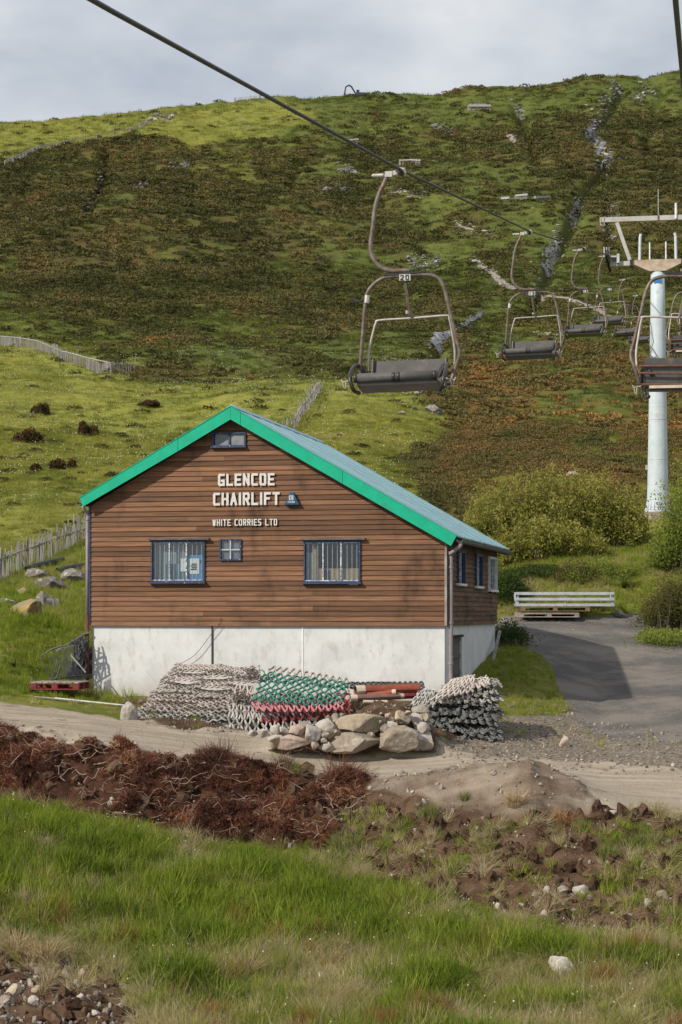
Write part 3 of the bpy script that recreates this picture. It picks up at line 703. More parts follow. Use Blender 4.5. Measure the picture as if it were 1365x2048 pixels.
peb_layer('track_gravel', 16000, 35, 46, .015, .085, lambda x, y, px, py, z: (z[2] > .35) | ((z[4] > .3) & (y > 38)) | ((z[1] > .1) & (z[1] < .8)), 'grey gravel beside the track and road', .35)
peb_layer('corner_gravel', 5200, 22.5, 27.5, .015, .15, lambda x, y, px, py, z: z[5] > .4, 'pebbles on bare earth in the lower left corner', .45)
peb_layer('track_edge_stones', 1500, 33.5, 38, .03, .12, lambda x, y, px, py, z: (z[0] > .15) & (z[0] < .7), 'stones along the edge of the dirt track')

peb_layer('road_grit', 5200, 40, 58, .012, .045, lambda x, y, px, py, z: (z[1] > .5) & (rng.random(len(x)) < .5), 'loose grit scattered over the tarmac', .45)
M_ROCKS2 = tint_mat("peat_clod", [(0, (.035, .020, .014)), (.6, (.085, .052, .034)), (1, (.15, .10, .065))], 0, .5, .95)
clod = source("clod_source", [(rock_mesh(f"clod_{k}", 350 + k, (1, .8, .6), 2, 8, .14), M_ROCKS2) for k in range(4)])
_p = peb; peb = clod
peb_layer('earth_clods', 7000, 25, 37.5, .04, .34, lambda x, y, px, py, z: ((z[4] > .5) | (z[3] > .4)) & (z[0] < .3) & (y < 37.4), 'dark clods of peat and soil on the broken bank', .5)
peb = _p
# stream beds ------------------------------------------------
M_WATER = NT("stream_water"); f = M_WATER.noise(.9, 6, .75, mscale=(1, .5, .5)); M_WATER.bsdf(M_WATER.mix(M_WATER.mr(f, .47, .62), (.05, .05, .055), (.42, .44, .48)), .35, 0, M_WATER.bump(f, .6, .2), .5); M_WATER = M_WATER.m
M_PATH = simple("stony_path", (.30, .245, .20), (.19, .16, .135), 1.5, .9)
M_SCREE = tint_mat("hill_rock", [(0, (.06, .06, .062)), (.5, (.19, .185, .18)), (1, (.42, .40, .37))], 0, .5, .85)
scr = source("scree_source", [(rock_mesh(f"scree_{k}", 330 + k, (1, .8, .6), 1, 6), M_SCREE) for k in range(4)])
RP = []; RS = []; RT = []
for (pts, hw, kd), P in zip(STREAMS, STREAM_XY):
    n = max(6, int(sum(math.hypot(a[0] - b[0], a[1] - b[1]) for a, b in zip(pts[:-1], pts[1:])) / 5))
    seg = smooth_path([(a, b, 0) for a, b in pts], max(2, n // max(1, len(pts) - 1))); V = []; Fc = []
    for i, s in enumerate(seg):
        c = hit(s.x, s.y, 100); wd = P[0][2] * .5 * (.45 + .9 * random.random()) * (.6 + .4 * math.sin(math.pi * i / (len(seg) - 1)))
        nl = 4
        for j in range(nl + 1):
            xx = c.x + (j / nl - .5) * 2 * wd; V.append((xx, c.y, gz(xx, c.y) + .16 + .12 * (kd == 'water')))
        if i:
            for j in range(nl): Fc.append(((i - 1) * (nl + 1) + j, (i - 1) * (nl + 1) + j + 1, i * (nl + 1) + j + 1, i * (nl + 1) + j))
        for _ in range(9 if kd != 'path' else 4):
            if len(pts) > 6 and float(vn(np.array([i * .22]), np.array([3.3]), 9)[0]) > -.08: continue
            xx = c.x + rng.normal(0, wd * .75); yy = c.y + rng.normal(0, c.y * .012); RP.append((xx, yy, gz(xx, yy))); RS.append(c.y * rng.uniform(.0007, .0030)); RT.append(rng.uniform(.05, .8) + .2 * (kd == 'path'))
    if kd != 'rock':
        o = link_mesh('hill_stream' if kd == 'water' else 'stony_path', pyd(V, Fc, 'hill_stream'), M_WATER if kd == 'water' else M_PATH, smooth=True); o['kind'] = 'structure'
x, y, z, px, py = samp(700, 100, 950); k = (fbm(x / 60, y / 60, 88) > .12)
for a, b, c in zip(x[k], y[k], z[k]): RP.append((a, b, c)); RS.append(b * rng.uniform(.0004, .0022)); RT.append(rng.uniform(.2, 1))
n = len(RP); s = np.array(RS)
scatter('hillside_rocks', scr, np.array(RP), np.stack([s * 1.4, s, s * .7], -1), np.stack([rng.normal(0, .3, n), rng.normal(0, .3, n), rng.uniform(0, 6, n)], -1), rng.integers(0, 4, n), np.clip(RT, 0, 1), 'grey rocks along the streams and crags of the hill', 'rock')

x, y, z, px, py = samp(900, 23, 36); zz = zone(px, py, y); k = (np.maximum.reduce(zz[:5]) < .3) & (fbm(x / 1.2, y / 1.2, 17) > -.05); x, y, z = x[k], y[k], z[k]; n = len(x)
scatter('small_flowers', source('flower_source', [(cme, M_COTTON)]), np.stack([x, y, z + .16 + .14 * rng.random(n)], -1), rng.uniform(.012, .028, n), rots(n), np.zeros(n), np.zeros(n), 'tiny white flower heads in the foreground grass', 'flowers')
M_TWIG = simple("dry_twig", (.30, .24, .17), (.19, .14, .10), 9, .9); B = MB()
x, y, z, px, py = samp(420, 23, 36)
for a_, b_, c_, zq in zip(x, y, z, np.maximum(zone(px, py, y)[0], zone(px, py, y)[5])):
    if zq > .3: continue
    t_ = rng.uniform(0, 6.28); l_ = rng.uniform(.06, .22); p = Vector((a_, b_, c_ + rng.uniform(.03, .20))); q = p + Vector((math.cos(t_) * l_, math.sin(t_) * l_, rng.normal(.02, .06))); B.tube([p, p.lerp(q, .5) + Vector((0, 0, .01)), q], [.004, .003, .002], 3, False)
B.build('dry_twigs', M_TWIG, kind='stuff')['label'] = 'dry twigs and stalks lying in the foreground grass'

# ------------------------------------------------------------ the hut
HA = math.atan2(.2004, .9797); HU = Vector((.9797, -.2004, 0)); HV = Vector((.2004, .9797, 0)); HW = 7.82; HD = 8.55
HO = Vector((2.2, 42, -1.85)) - HU * HW
hut = empty('timber_hut', HO, -HA, 'brown timber boarded hut with green gable trim on a white painted base', 'hut')
def fac(px, py, yo=0.0):
    X = (px - CX) / F; Z = (HZ - py) / F; p0 = HO + HV * yo
    d = (p0.x * HV.x + p0.y * HV.y) / (X * HV.x + HV.y)
    q = Vector((X * d, d, Z * d)) - HO
    return q.dot(HU), q.z
def sidep(px, py, xo=0.0):
    X = (px - CX) / F; Z = (HZ - py) / F; p0 = HO + HU * (HW + xo)
    d = (p0.x * HU.x + p0.y * HU.y) / (X * HU.x + HU.y)
    q = Vector((X * d, d, Z * d)) - HO
    return q.dot(HV), q.z

# materials
def board_mat(name, base, dark, pale, rnd=.30, wear=(.60, .78), sw=False):
    q = (lambda a, b, c: (b, a, c)) if sw else (lambda a, b, c: (a, b, c))
    m = NT(name); ob = m.tc.outputs['Object']
    g = m.noise(3, 6, .65, mscale=q(.35, 1, 7)); g2 = m.noise(30, 3, .6, mscale=q(.06, 1, 1.6)); st = m.noise(.9, 5, .65, mscale=(1, 1, .5))
    c = m.mix(m.mr(g, .3, .7), base, dark); c = m.mix(m.mr(g2, .35, .75), c, tuple(x * 1.25 for x in base))
    c = m.mix(m.mr(st, .50, .72), c, tuple(x * .55 for x in dark))
    k = m.mr(m.rand(), 0, 1, 1 - rnd, 1 + rnd); cc = m.n('ShaderNodeCombineColor'); [m.put(cc.inputs[i], k) for i in range(3)]
    c = m.mix(1.0, c, cc.outputs[0], 'MULTIPLY')
    c = m.mix(m.mr(m.noise(2.6, 6, .75, mscale=q(.5, 1, 3)), *wear), c, pale)
    m.bsdf(c, .75, 0, m.bump(g2, .35, .01), .25); return m.m
M_BOARD = board_mat("stained_boards", (.165, .082, .043), (.090, .048, .029), (.32, .24, .18), .32, (.62, .86))
M_BOARD2 = board_mat("weathered_boards", (.115, .062, .036), (.070, .042, .028), (.26, .22, .19), .22, (.5, .8), True)
def wall_mat():
    m = NT("white_painted_concrete"); z = m.n('ShaderNodeSeparateXYZ'); m.put(z.inputs[0], m.tc.outputs['Object'])
    a = m.noise(1.2, 6, .7); b = m.noise(5, 6, .7, mscale=(1, 1, .45)); v = m.noise(9, 5, .7, mscale=(1.2, 1.2, .12))
    c = m.mix(m.mr(a, .35, .7), (.60, .61, .615), (.50, .51, .51))
    c = m.mix(m.ma('MULTIPLY', m.mr(b, .5, .7), .6), c, (.40, .36, .31))
    c = m.mix(m.ma('MULTIPLY', m.mr(v, .55, .8), .35), c, (.40, .40, .39))
    low = m.mr(z.outputs[2], .5, -.2); c = m.mix(m.ma('MULTIPLY', low, m.mr(a, .3, .7, .3, .9)), c, (.36, .31, .25))
    c = m.mix(m.mr(m.vor(1.4, feature='DISTANCE_TO_EDGE'), .006, .0, 0, .30), c, (.36, .35, .33))
    e = m.mr(m.ma('ADD', z.outputs[0], m.ma('MULTIPLY', b, .2)), .19, .12); c = m.mix(e, c, (.30, .26, .20))
    m.bsdf(c, .85, 0, m.bump(b, .35, .02), .2); return m.m
M_WALL = wall_mat(); M_LETTER0 = simple('pale_joint_paint', (.74, .74, .73), (.66, .66, .65))
M_GREEN = simple("green_trim", (.0, .36, .215), (.0, .31, .18), 4, .5, bs=.05, c3=(.03, .23, .15), s3=5, t3=(.58, .8))
M_ROOF = simple("blue_roof_sheet", (.24, .40, .45), (.19, .33, .38), 3, .42, bs=.1, c3=(.10, .17, .17), s3=16, t3=(.60, .74), rnd=.08)
M_DARK = simple("dark_interior", (.020, .020, .022), rough=.9)
M_BLUE = simple("blue_window_paint", (.035, .06, .14), (.025, .04, .08), 12, .5, c3=(.45, .47, .50), s3=22, t3=(.62, .72))
M_WHITEP = simple("white_window_paint", (.72, .73, .74), (.5, .5, .5), 10, .5)
M_PEEL = simple("peeling_paint", (.62, .63, .66), (.05, .08, .16), 26, .6)
M_GLASS = NT("window_glass"); g = M_GLASS.n('ShaderNodeBsdfGlossy'); g.inputs['Roughness'].default_value = .05; t = M_GLASS.n('ShaderNodeBsdfTransparent'); t.inputs[0].default_value = (.86, .9, .92, 1)
mx = M_GLASS.n('ShaderNodeMixShader'); mx.inputs[0].default_value = .08; M_GLASS.put(mx.inputs[1], t.outputs[0]); M_GLASS.put(mx.inputs[2], g.outputs[0]); M_GLASS.put(M_GLASS.out.inputs[0], mx.outputs[0]); M_GLASS = M_GLASS.m
M_PIPE = simple("mauve_downpipe", (.27, .235, .245), (.20, .17, .18), 5, .55)
M_RUSTPIPE = simple("rusty_pipe", (.13, .05, .035), (.08, .035, .03), 9, .8)
M_BLACK = simple("black_metal", (.022, .022, .024), (.012, .012, .013), 8, .5, spec=.4)
M_LETTER = simple("white_letter_paint", (.62, .60, .57), (.50, .48, .45), 20, .7, c3=(.40, .36, .32), s3=30, t3=(.62, .72))
M_CHIP = simple("chipboard", (.42, .30, .17), (.32, .22, .12), 30, .8)
M_INBLUE = simple("blue_interior_panel", (.06, .25, .48), (.05, .20, .40), 4, .6)
M_PAPER = simple("paper_notice", (.75, .74, .70), (.68, .67, .62), 8, .8)
M_CURT = simple("pale_curtain", (.30, .33, .34), (.17, .20, .22), 5, .9, mscale=(6, 1, .2))
M_VENT = simple('grey_vent_panel', (.20, .22, .235), (.15, .165, .18), 6, .5); M_VBAR = simple('greyed_bar_paint', (.42, .45, .48), (.30, .33, .36), 12, .6); M_GREYIN = simple("grey_interior", (.16, .17, .175), (.10, .105, .11), 4, .9)

zl = fac(540, 1251)[1]                                 # underside of the boarding
FL = -.24                                              # front overhang of the roof
ax, az = fac(462, 815, FL); lx, lz = fac(161, 998, FL); rx, rz = fac(914, 1074, FL)
sL = (az - lz) / (ax - lx); sR = (az - rz) / (rx - ax)
def ztop(x, dz=0): return az - (ax - x) * sL - dz if x < ax else az - (x - ax) * sR - dz
UND = .20                                              # underside of roof below the top line
# base walls
B = MB(); B.prism([(.03, -.9), (HW - .03, -.9), (HW - .03, zl - .002), (.03, zl - .002)], .04, .30); B.build('base_wall', M_WALL, hut)
dy0, dz0 = sidep(903, 1358); dy1, dz1 = sidep(927, 1274)
B = MB()
B.prism([(.302, -.9), (dy0, -.9), (dy0, zl - .002), (.302, zl - .002)], HW - .30, HW - .03, 'x')
B.prism([(dy1, -.9), (HD - .03, -.9), (HD - .03, zl - .002), (dy1, zl - .002)], HW - .30, HW - .03, 'x')
B.prism([(dy0 + .001, dz1), (dy1 - .001, dz1), (dy1 - .001, zl - .002), (dy0 + .001, zl - .002)], HW - .298, HW - .032, 'x'); B.build('base_wall', M_WALL, hut)
B = MB(); B.prism([(.04, -.9), (.30, -.9), (.30, zl), (.04, zl)], .31, HD - .04); B.prism([(.31, -.9), (HW - .31, -.9), (HW - .31, zl), (.31, zl)], HD - .3, HD - .04); B.build('base_wall', M_WALL, hut)
M_DOOR = simple("weathered_door", (.15, .13, .115), (.06, .05, .045), 4, .85, mscale=(1, 3, .6))
door = MB().box((HW - .10, (dy0 + dy1) / 2, (dz0 + dz1) / 2 - .1), (.04, dy1 - dy0 - .01, dz1 - dz0 + .2)).build('door', M_DOOR, hut)
for k in range(3): MB().box((HW - .068, (dy0 + dy1) / 2, dz0 + .1 + k * (dz1 - dz0) * .42), (.025, dy1 - dy0 - .03, .09)).build('door_ledge', M_DOOR, door)
B = MB(); B.box((HW - .015, dy0 - .03, (dz0 + dz1) / 2), (.05, .05, dz1 - dz0 + .1)); B.box((HW - .014, (dy0 + dy1) / 2, dz1 + .03), (.05, dy1 - dy0, .05)); B.build('door_frame', M_DARK, hut)
MB().box((HW / 2, HD / 2, zl + .05), (HW - .7, HD - .7, .06)).build('floor', M_DARK, hut)

jx = fac(605, 1300)[0]; MB().box((jx, .036, (zl - .9) / 2), (.03, .014, zl + .88)).build('wall_joint', M_LETTER0, hut)
# windows on the gable: x0,y0,x1,y1 in photo pixels
WIN = [(304, 1082, 411, 1164), (441, 1078, 484, 1121), (609, 1082, 722, 1165), (427, 866, 493, 893)]
WL = []
for a, b, c, d in WIN:
    x0, z1 = fac(a, b); x1, z0 = fac(c, d); WL.append((x0, z0, x1, z1))
pitch = (fac(540, 1080)[1] - zl) / 17.0
def board(x0, x1, z0, z1, cut=None, par=hut, m=M_BOARD, side=False):
    """one lapped board; ends may be cut along the rake"""
    t = .020
    if cut: xa0, xb0, xa1, xb1 = cut
    else: xa0 = xa1 = x0; xb0 = xb1 = x1
    zo = z0 - .008
    V = [(xa0, -t - .012, zo), (xb0, -t - .012, zo), (xb1, -.008, z1), (xa1, -.008, z1), (xa0, .014, zo), (xb0, .014, zo), (xb1, .016, z1), (xa1, .016, z1)]
    if side: V = [(HW - y, x, z) for x, y, z in V]
    B = MB(); B.v = V; B.f = [(0, 1, 2, 3), (5, 4, 7, 6), (3, 2, 6, 7), (1, 0, 4, 5), (0, 3, 7, 4), (2, 1, 5, 6)]
    return B.build('board', m, par)
row = 0; z0 = zl; seed = random.Random(3)
while True:
    z1 = z0 + pitch
    def lim(z):
        zz = z + UND + .02
        xl = 0.0 if ztop(0) > zz else ax - (az - zz) / sL
        xr = HW if ztop(HW) > zz else ax + (az - zz) / sR
        return xl, xr
    if z1 > az - UND - .06: break
    (a0, b0), (a1, b1) = lim(z0), lim(z1)
    segs = [(a0, b0)]
    mids = []
    for (wx0, wz0, wx1, wz1) in WL:
        if z1 > wz0 + .04 and z0 < wz1 - .04 and z0 > wz0 - pitch * .7 and z1 < wz1 + pitch * .7:
            new = []
            for s in segs:
                if s[0] < wx0 and s[1] > wx1: new += [(s[0], wx0), (wx1, s[1])]
                else: new.append(s)
            segs = new
    fin = []
    for s in segs:
        if s[1] - s[0] > 3.0 and seed.random() < .8:
            j = s[0] + (s[1] - s[0]) * seed.uniform(.3, .7); fin += [(s[0], j - .0015), (j + .0015, s[1])]
        else: fin.append(s)
    for s in fin:
        la, lb = (a0, a1) if s[0] == a0 else (s[0], s[0]); ra, rb = (b0, b1) if s[1] == b0 else (s[1], s[1])
        board(0, 0, z0, z1, (la, ra, lb, rb))
    z0 = z1; row += 1
MB().prism([(ax - .55, az - UND - .33), (ax + .55, az - UND - .33), (ax + .02, az - UND - .02), (ax - .02, az - UND - .02)], .018, .05).build('gable_peak', M_BOARD, hut)
# solid core behind the boards keeps light out
B = MB(); B.prism([(.03, zl), (.09, zl), (.09, ztop(.03) - UND - .03), (.03, ztop(.03) - UND - .03)], .03, HD - .05)
B.prism([(.1, zl), (HW - .1, zl), (HW - .1, ztop(HW - .1) - UND - .04), (ax, az - UND - .06), (.1, ztop(.1) - UND - .04)], HD - .06, HD - .02); B.build('rear_wall', M_BOARD, hut)
# side wall boards
SW = [sidep(912, 1090) + sidep(926, 1172), sidep(948, 1100) + sidep(961, 1177), sidep(975, 1110) + sidep(990, 1184)]
SWL = [(a, min(b, ztop(HW) - UND - .16), c, d) for a, b, c, d in SW]      # y0,ztop,y1,zbottom
z0 = zl
while z0 + pitch < ztop(HW) - UND + .08:
    z1 = z0 + pitch; segs = [(0.02, HD)]
    for (ya, zt, yb, zb_) in SWL:
        if z1 > zb_ + .04 and z0 < zt - .04: segs = [q for s in segs for q in (([(s[0], ya), (yb, s[1])]) if s[0] < ya and s[1] > yb else [s])]
    for s in segs:
        cuts = [s]
        if s[1] - s[0] > 3: j = s[0] + (s[1] - s[0]) * seed.uniform(.3, .6); cuts = [(s[0], j - .002), (j + .002, s[1])]
        for c in cuts: board(c[0], c[1], z0, z1, m=M_BOARD2, side=True)
    z0 = z1
# corner trims
MB().box((HW + .005, -.022, (zl + ztop(HW) - UND) / 2), (.05, .05, ztop(HW) - UND - zl)).build('corner_trim', simple("grey_corner_board", (.34, .32, .30), (.15, .12, .10), 6, .8, mscale=(1, 1, .3)), hut)
MB().box((-.004, -.02, (zl + ztop(0) - UND) / 2), (.035, .05, ztop(0) - UND - zl)).build('corner_trim', M_BLUE, hut)

# roof
def slab(x0, x1, y0, y1, th, dz, name, m, par=hut):
    za, zb_ = ztop(x0) - dz, ztop(x1) - dz
    return MB().prism([(x0, za), (x1, zb_), (x1, zb_ - th), (x0, za - th)], y0, y1).build(name, m, par)
RY0, RY1 = FL + .03, HD + .28; nsh = 9
for k in range(nsh):
    ya = RY0 + (RY1 - RY0) * k / nsh; yb = RY0 + (RY1 - RY0) * (k + 1) / nsh
    for x0, x1 in ((ax + .01, rx + .02), (lx - .02, ax - .01)):
        o = slab(x0, x1, ya + .004, yb - .004, .03, -.035 + .004 * (k % 2), 'roof_sheet', M_ROOF)
        slab(x0, x1, yb - .012, yb + .012, .035, -.048, 'roof_seam', M_ROOF, o)
slab(ax + .006, rx - .02, RY0, RY1, UND - .06, .002, 'roof_deck', M_DARK); slab(lx + .02, ax - .006, RY0, RY1, UND - .06, .002, 'roof_deck', M_DARK)
MB().prism([(ax - .14, ztop(ax - .14) + .05), (ax, az + .075), (ax + .14, ztop(ax + .14) + .05), (ax, az + .045)], RY0, RY1).build('ridge_cap', M_ROOF, hut)
# barge boards, cut where the photograph shows joints
def barge(xa, xb, j=0):
    w_ = .275
    pa = (xa, ztop(xa) + .02); pb = (xb, ztop(xb) + .02)
    lo = lambda x, s: (x, ztop(x) + .02 - w_)
    P = [pa, pb, lo(xb, 0), lo(xa, 0)]
    if xa == lx: P[3] = (xa + .07, ztop(xa + .07) + .02 - w_ + .05); P[0] = (xa, P[0][1])
    if xb == rx: P[2] = (xb - .12, ztop(xb - .12) + .02 - w_)
    if P[0][0] == ax: P[3] = (ax, az + .02 - w_ * .98)
    MB().prism(P, FL - .03 + .003 * j, FL + .0, 'y').build('barge_board', M_GREEN, hut)
    lxx = [(xa, ztop(xa) + .036), (xb, ztop(xb) + .036), (xb, ztop(xb) + .022), (xa, ztop(xa) + .022)]
    MB().prism(lxx, FL - .04, FL + .03, 'y').build('verge_flashing', M_GREEN, hut)
jl = fac(357, 880, FL)[0]; jr1 = fac(482, 828, FL)[0]; jr2 = fac(686, 945, FL)[0]
barge(lx, jl - .004); barge(jl + .004, ax, 1); barge(ax + .004, jr1 - .004); barge(jr1 + .004, jr2 - .004, 1); barge(jr2 + .004, rx)
# soffit and gutter
M_GUT = simple("mossy_gutter", (.075, .07, .065), (.19, .18, .16), 18, .8)
gxx = rx + .05; gzz = ztop(rx) - .05
prof = [(.075 * math.cos(t), .075 * math.sin(t)) for t in np.linspace(math.pi, 2 * math.pi, 8)] + [(.062 * math.cos(t), .062 * math.sin(t)) for t in np.linspace(2 * math.pi, math.pi, 8)]
MB().prism([(gxx + p[0], gzz + p[1]) for p in prof], RY0 + .02, RY1).build('gutter', M_GUT, hut)
MB().prism([(lx - .05 + p[0], ztop(lx) - .06 + p[1]) for p in prof], RY0 + .02, RY1).build('gutter', M_GUT, hut)
mo = fluff_mesh('moss', 400, 1, .05, .03, 5); 
for v in mo.vertices: v.co = Vector((gxx + v.co.x * .05, RY0 + .05 + (v.co.y * .5 + .5) * (RY1 - RY0 - .1), gzz + .0 + v.co.z * .5))
link_mesh('gutter_moss', mo, M_GUT, hut)['kind'] = 'stuff'
# downpipes
px_ = HW + .10
B = MB(); B.tube(smooth_path([(gxx, FL + .12, gzz - .07), (gxx, FL + .12, gzz - .14), (px_, -.0, gzz - .30), (px_, .06, gzz - .42), (px_, .06, .8), (px_, .06, .05)], 3), .045, 10)
dp = B.build('downpipe', M_PIPE, hut, True)
for zz in (gzz - .6, 1.6, .75): MB().lathe([(.047, 0), (.057, 0), (.057, .05), (.047, .05)], 12, (px_, .06, zz)).build('pipe_bracket', M_PIPE, dp)
B = MB(); lgx = lx + .04; lgz = ztop(lx) - .12
B.tube(smooth_path([(lgx, FL + .1, lgz), (lgx, FL + .1, lgz - .08), (-.05, -.02, lgz - .22), (-.055, -.04, lgz - .35)], 3), .038, 10)
B.tube([(-.055, -.04, lgz - .35), (-.055, -.04, zl + .25)], .036, 10); dp = B.build('downpipe', M_PIPE, hut, True)
B = MB(); B.tube([(-.055, -.04, zl + .25), (-.055, -.04, .10)], .045, 10); B.build('pipe_foot', M_RUSTPIPE, dp, True)
# cable duct and hanging wire on the base wall
cx_, cz_ = fac(424, 1257); MB().box((cx_, .022, zl - .02 - .42), (.022, .03, .86)).build('cable_duct', M_BLACK, hut)
wp = [fac(a, b, -.05) for a, b in ((443, 1236), (436, 1252), (420, 1272), (395, 1305), (372, 1322), (350, 1330))]
B = MB(); B.tube(smooth_path([(p[0], -.05, p[1]) for p in wp], 4), .006, 5, False); B.build('hanging_wire', M_BLACK, hut)
ya_, za_ = sidep(999, 1258); yb_, zb2 = sidep(962, 1340)
MB().bar((HW + .10, min(ya_, HD) - .1, za_ - .05), (HW + .22, yb_, zb2 - .1), .07, .05).build('leaning_batten', simple("grey_batten", (.3, .29, .27)), hut)

# window units
def inpanel(wi, a, b, c, d, y, name, m, fr):
    x0, z1 = fac(a, b, y); x1, z0 = fac(c, d, y); return MB().box(((x0 + x1) / 2, y, (z0 + z1) / 2), (x1 - x0, .015, z1 - z0)).build(name, m, fr)
def gable_window(i, cols, kind):
    x0, z0, x1, z1 = WL[i]; cxm = (x0 + x1) / 2; czm = (z0 + z1) / 2; W_, H_ = x1 - x0, z1 - z0
    fm = M_BLUE if kind != 'small' else M_WHITEP
    B = MB(); t = .030
    B.box((x0 + t / 2, -.03, czm), (t, .07, H_)); B.box((x1 - t / 2, -.03, czm), (t, .07, H_)); B.box((cxm, -.03, z1 - t / 2), (W_ - 2 * t, .068, t)); B.box((cxm, -.03, z0 + t / 2), (W_ - 2 * t, .068, t))
    fr = B.build('window', M_BLUE, hut)
    if kind == 'big':
        MB().box((cxm + .03, -.075, z1 + .035), (W_ + .16, .11, .04)).build('window_head', simple("grey_head_board", (.12, .12, .125)), fr)
        MB().box((cxm, -.07, z0 - .015), (W_ + .06, .12, .035)).build('window_sill', M_BLUE, fr)
    elif kind == 'vent':
        MB().box((cxm - .01, -.06, z0 - .012), (W_ + .05, .10, .03)).build('window_sill', M_BLUE, fr)
    # recess
    B = MB(); dpt = .75
    B.box((cxm, dpt, czm), (W_ + .3, .02, H_ + .3)); B.box((x0 - .08, dpt / 2, czm), (.02, dpt - .03, H_ + .28)); B.box((x1 + .08, dpt / 2, czm), (.02, dpt - .03, H_ + .28))
    B.box((cxm, dpt / 2, z1 + .10), (W_ + .14, dpt - .03, .02)); B.box((cxm, dpt / 2, z0 - .10), (W_ + .14, dpt - .03, .02)); B.build('window_recess', M_GREYIN if i != 0 else M_CURT, hut)
    for k in range(cols):
        xa = x0 + t + (W_ - 2 * t) * k / cols; xb = x0 + t + (W_ - 2 * t) * (k + 1) / cols
        if k: MB().box((xa, -.028, czm), (.028, .05, H_ - 2 * t - .002)).build('mullion', M_PEEL if kind == 'big' else (M_BLUE if kind == 'vent' else M_VBAR), fr)
        if kind == 'small':
            for zz in ((z0 + t, czm), (czm, z1 - t)): MB().box(((xa + xb) / 2, -.015, (zz[0] + zz[1]) / 2), (xb - xa - .03, .006, zz[1] - zz[0] - .02)).build('pane', M_GLASS, fr)
        else: MB().box(((xa + xb) / 2, -.015, czm), (xb - xa - .03, .006, H_ - 2 * t - .002)).build('pane', M_GLASS if kind != 'vent' else M_VENT, fr)
    if kind == 'small': inpanel(i, 442, 1079, 483, 1120, .012, 'blind', M_VENT, fr)
    if kind == 'small': MB().box((cxm, -.026, czm), (W_ - 2 * t, .045, .028)).build('glazing_bar', M_VBAR, fr)
    if kind == 'big':
        B = MB()
        for zz, hh in ((z0 + t + .012, .022), (z1 - t - .012, .018)): B.box((cxm, -.035, zz), (W_ - 2 * t, .03, hh))
        B.build('casement_rail', M_PEEL, fr)
        for k in range(11):
            xa = x0 + t + (W_ - 2 * t) * (k + .5) / 11
            MB().tube([(xa, .004, z0 + .02), (xa, .004, z1 - .02)], .006, 6).build('window_bar', M_WHITEP, fr)
    return fr
w0 = gable_window(0, 3, 'big'); w1 = gable_window(1, 2, 'small'); w2 = gable_window(2, 3, 'big'); w3 = gable_window(3, 2, 'vent')
inpanel(0, 379, 1110, 411, 1163, .022, 'blue_panel', M_INBLUE, w0); inpanel(0, 379, 1085, 411, 1109.5, .10, 'opening_shade_sheet', M_DARK, w0)  # near-black sheet above the blue panel stands in for an unlit opening
inpanel(0, 310, 1084, 377, 1163, .16, 'curtain', M_CURT, w0); inpanel(0, 332, 1128, 377, 1163, .05, 'blue_panel', simple("teal_blind", (.10, .20, .27)), w0)
inpanel(0, 362, 1117, 378, 1143, .010, 'notice', M_PAPER, w0); inpanel(0, 380, 1117, 399, 1148, .0105, 'notice', M_PAPER, w0)
for k in range(4): inpanel(0, 384 - k % 2 * 2, 1127 + k * 3.6, 394, 1129 + k * 3.6, .001, 'notice_line', M_DARK, w0)
inpanel(0, 401, 1120, 405, 1128, .022, 'switch', M_DARK, w0)
inpanel(2, 638, 1137, 720, 1162, .05, 'chipboard_panel', M_CHIP, w2); inpanel(2, 613, 1105, 626, 1162, .07, 'curtain', M_CURT, w2); inpanel(2, 627, 1085, 634, 1162, .09, 'wooden_upright', M_CHIP, w2); inpanel(2, 648, 1140, 660, 1162, .03, 'dark_box', simple("slate_box", (.07, .09, .12)), w2)
for i, (ya, zt, yb, zb_) in enumerate(SWL):
    zc = (zt + zb_) / 2; H_ = zt - zb_; t = .07; m1 = M_BLUE if i < 2 else M_WHITEP
    B = MB(); B.box((HW + .02, yb - t / 2, zc), (.10, t, H_)); B.box((HW + .02, (ya + yb) / 2, zt - .03), (.098, yb - ya - 2 * t, .06)); B.box((HW + .02, ya + t / 2, zc), (.10, t, H_)); fr = B.build('window', m1, hut)
    MB().box((HW + .03, (ya + yb) / 2, zb_ + .02), (.14, yb - ya + .06, .05)).build('window_sill', M_WHITEP, fr)
    MB().box((HW - .0, (ya + yb) / 2, zc), (.006, yb - ya - 2 * t, H_ - .06)).build('pane', M_GLASS, fr)
    B = MB(); B.box((HW + .02, (ya + yb) / 2, zc), (.05, .05, H_ - .1)); B.build('mullion', M_PEEL, fr)
    MB().box((HW - .35, (ya + yb) / 2, zc), (.02, yb - ya + .5, H_ + .4)).build('window_recess', M_CURT if i != 1 else M_GREYIN, hut)

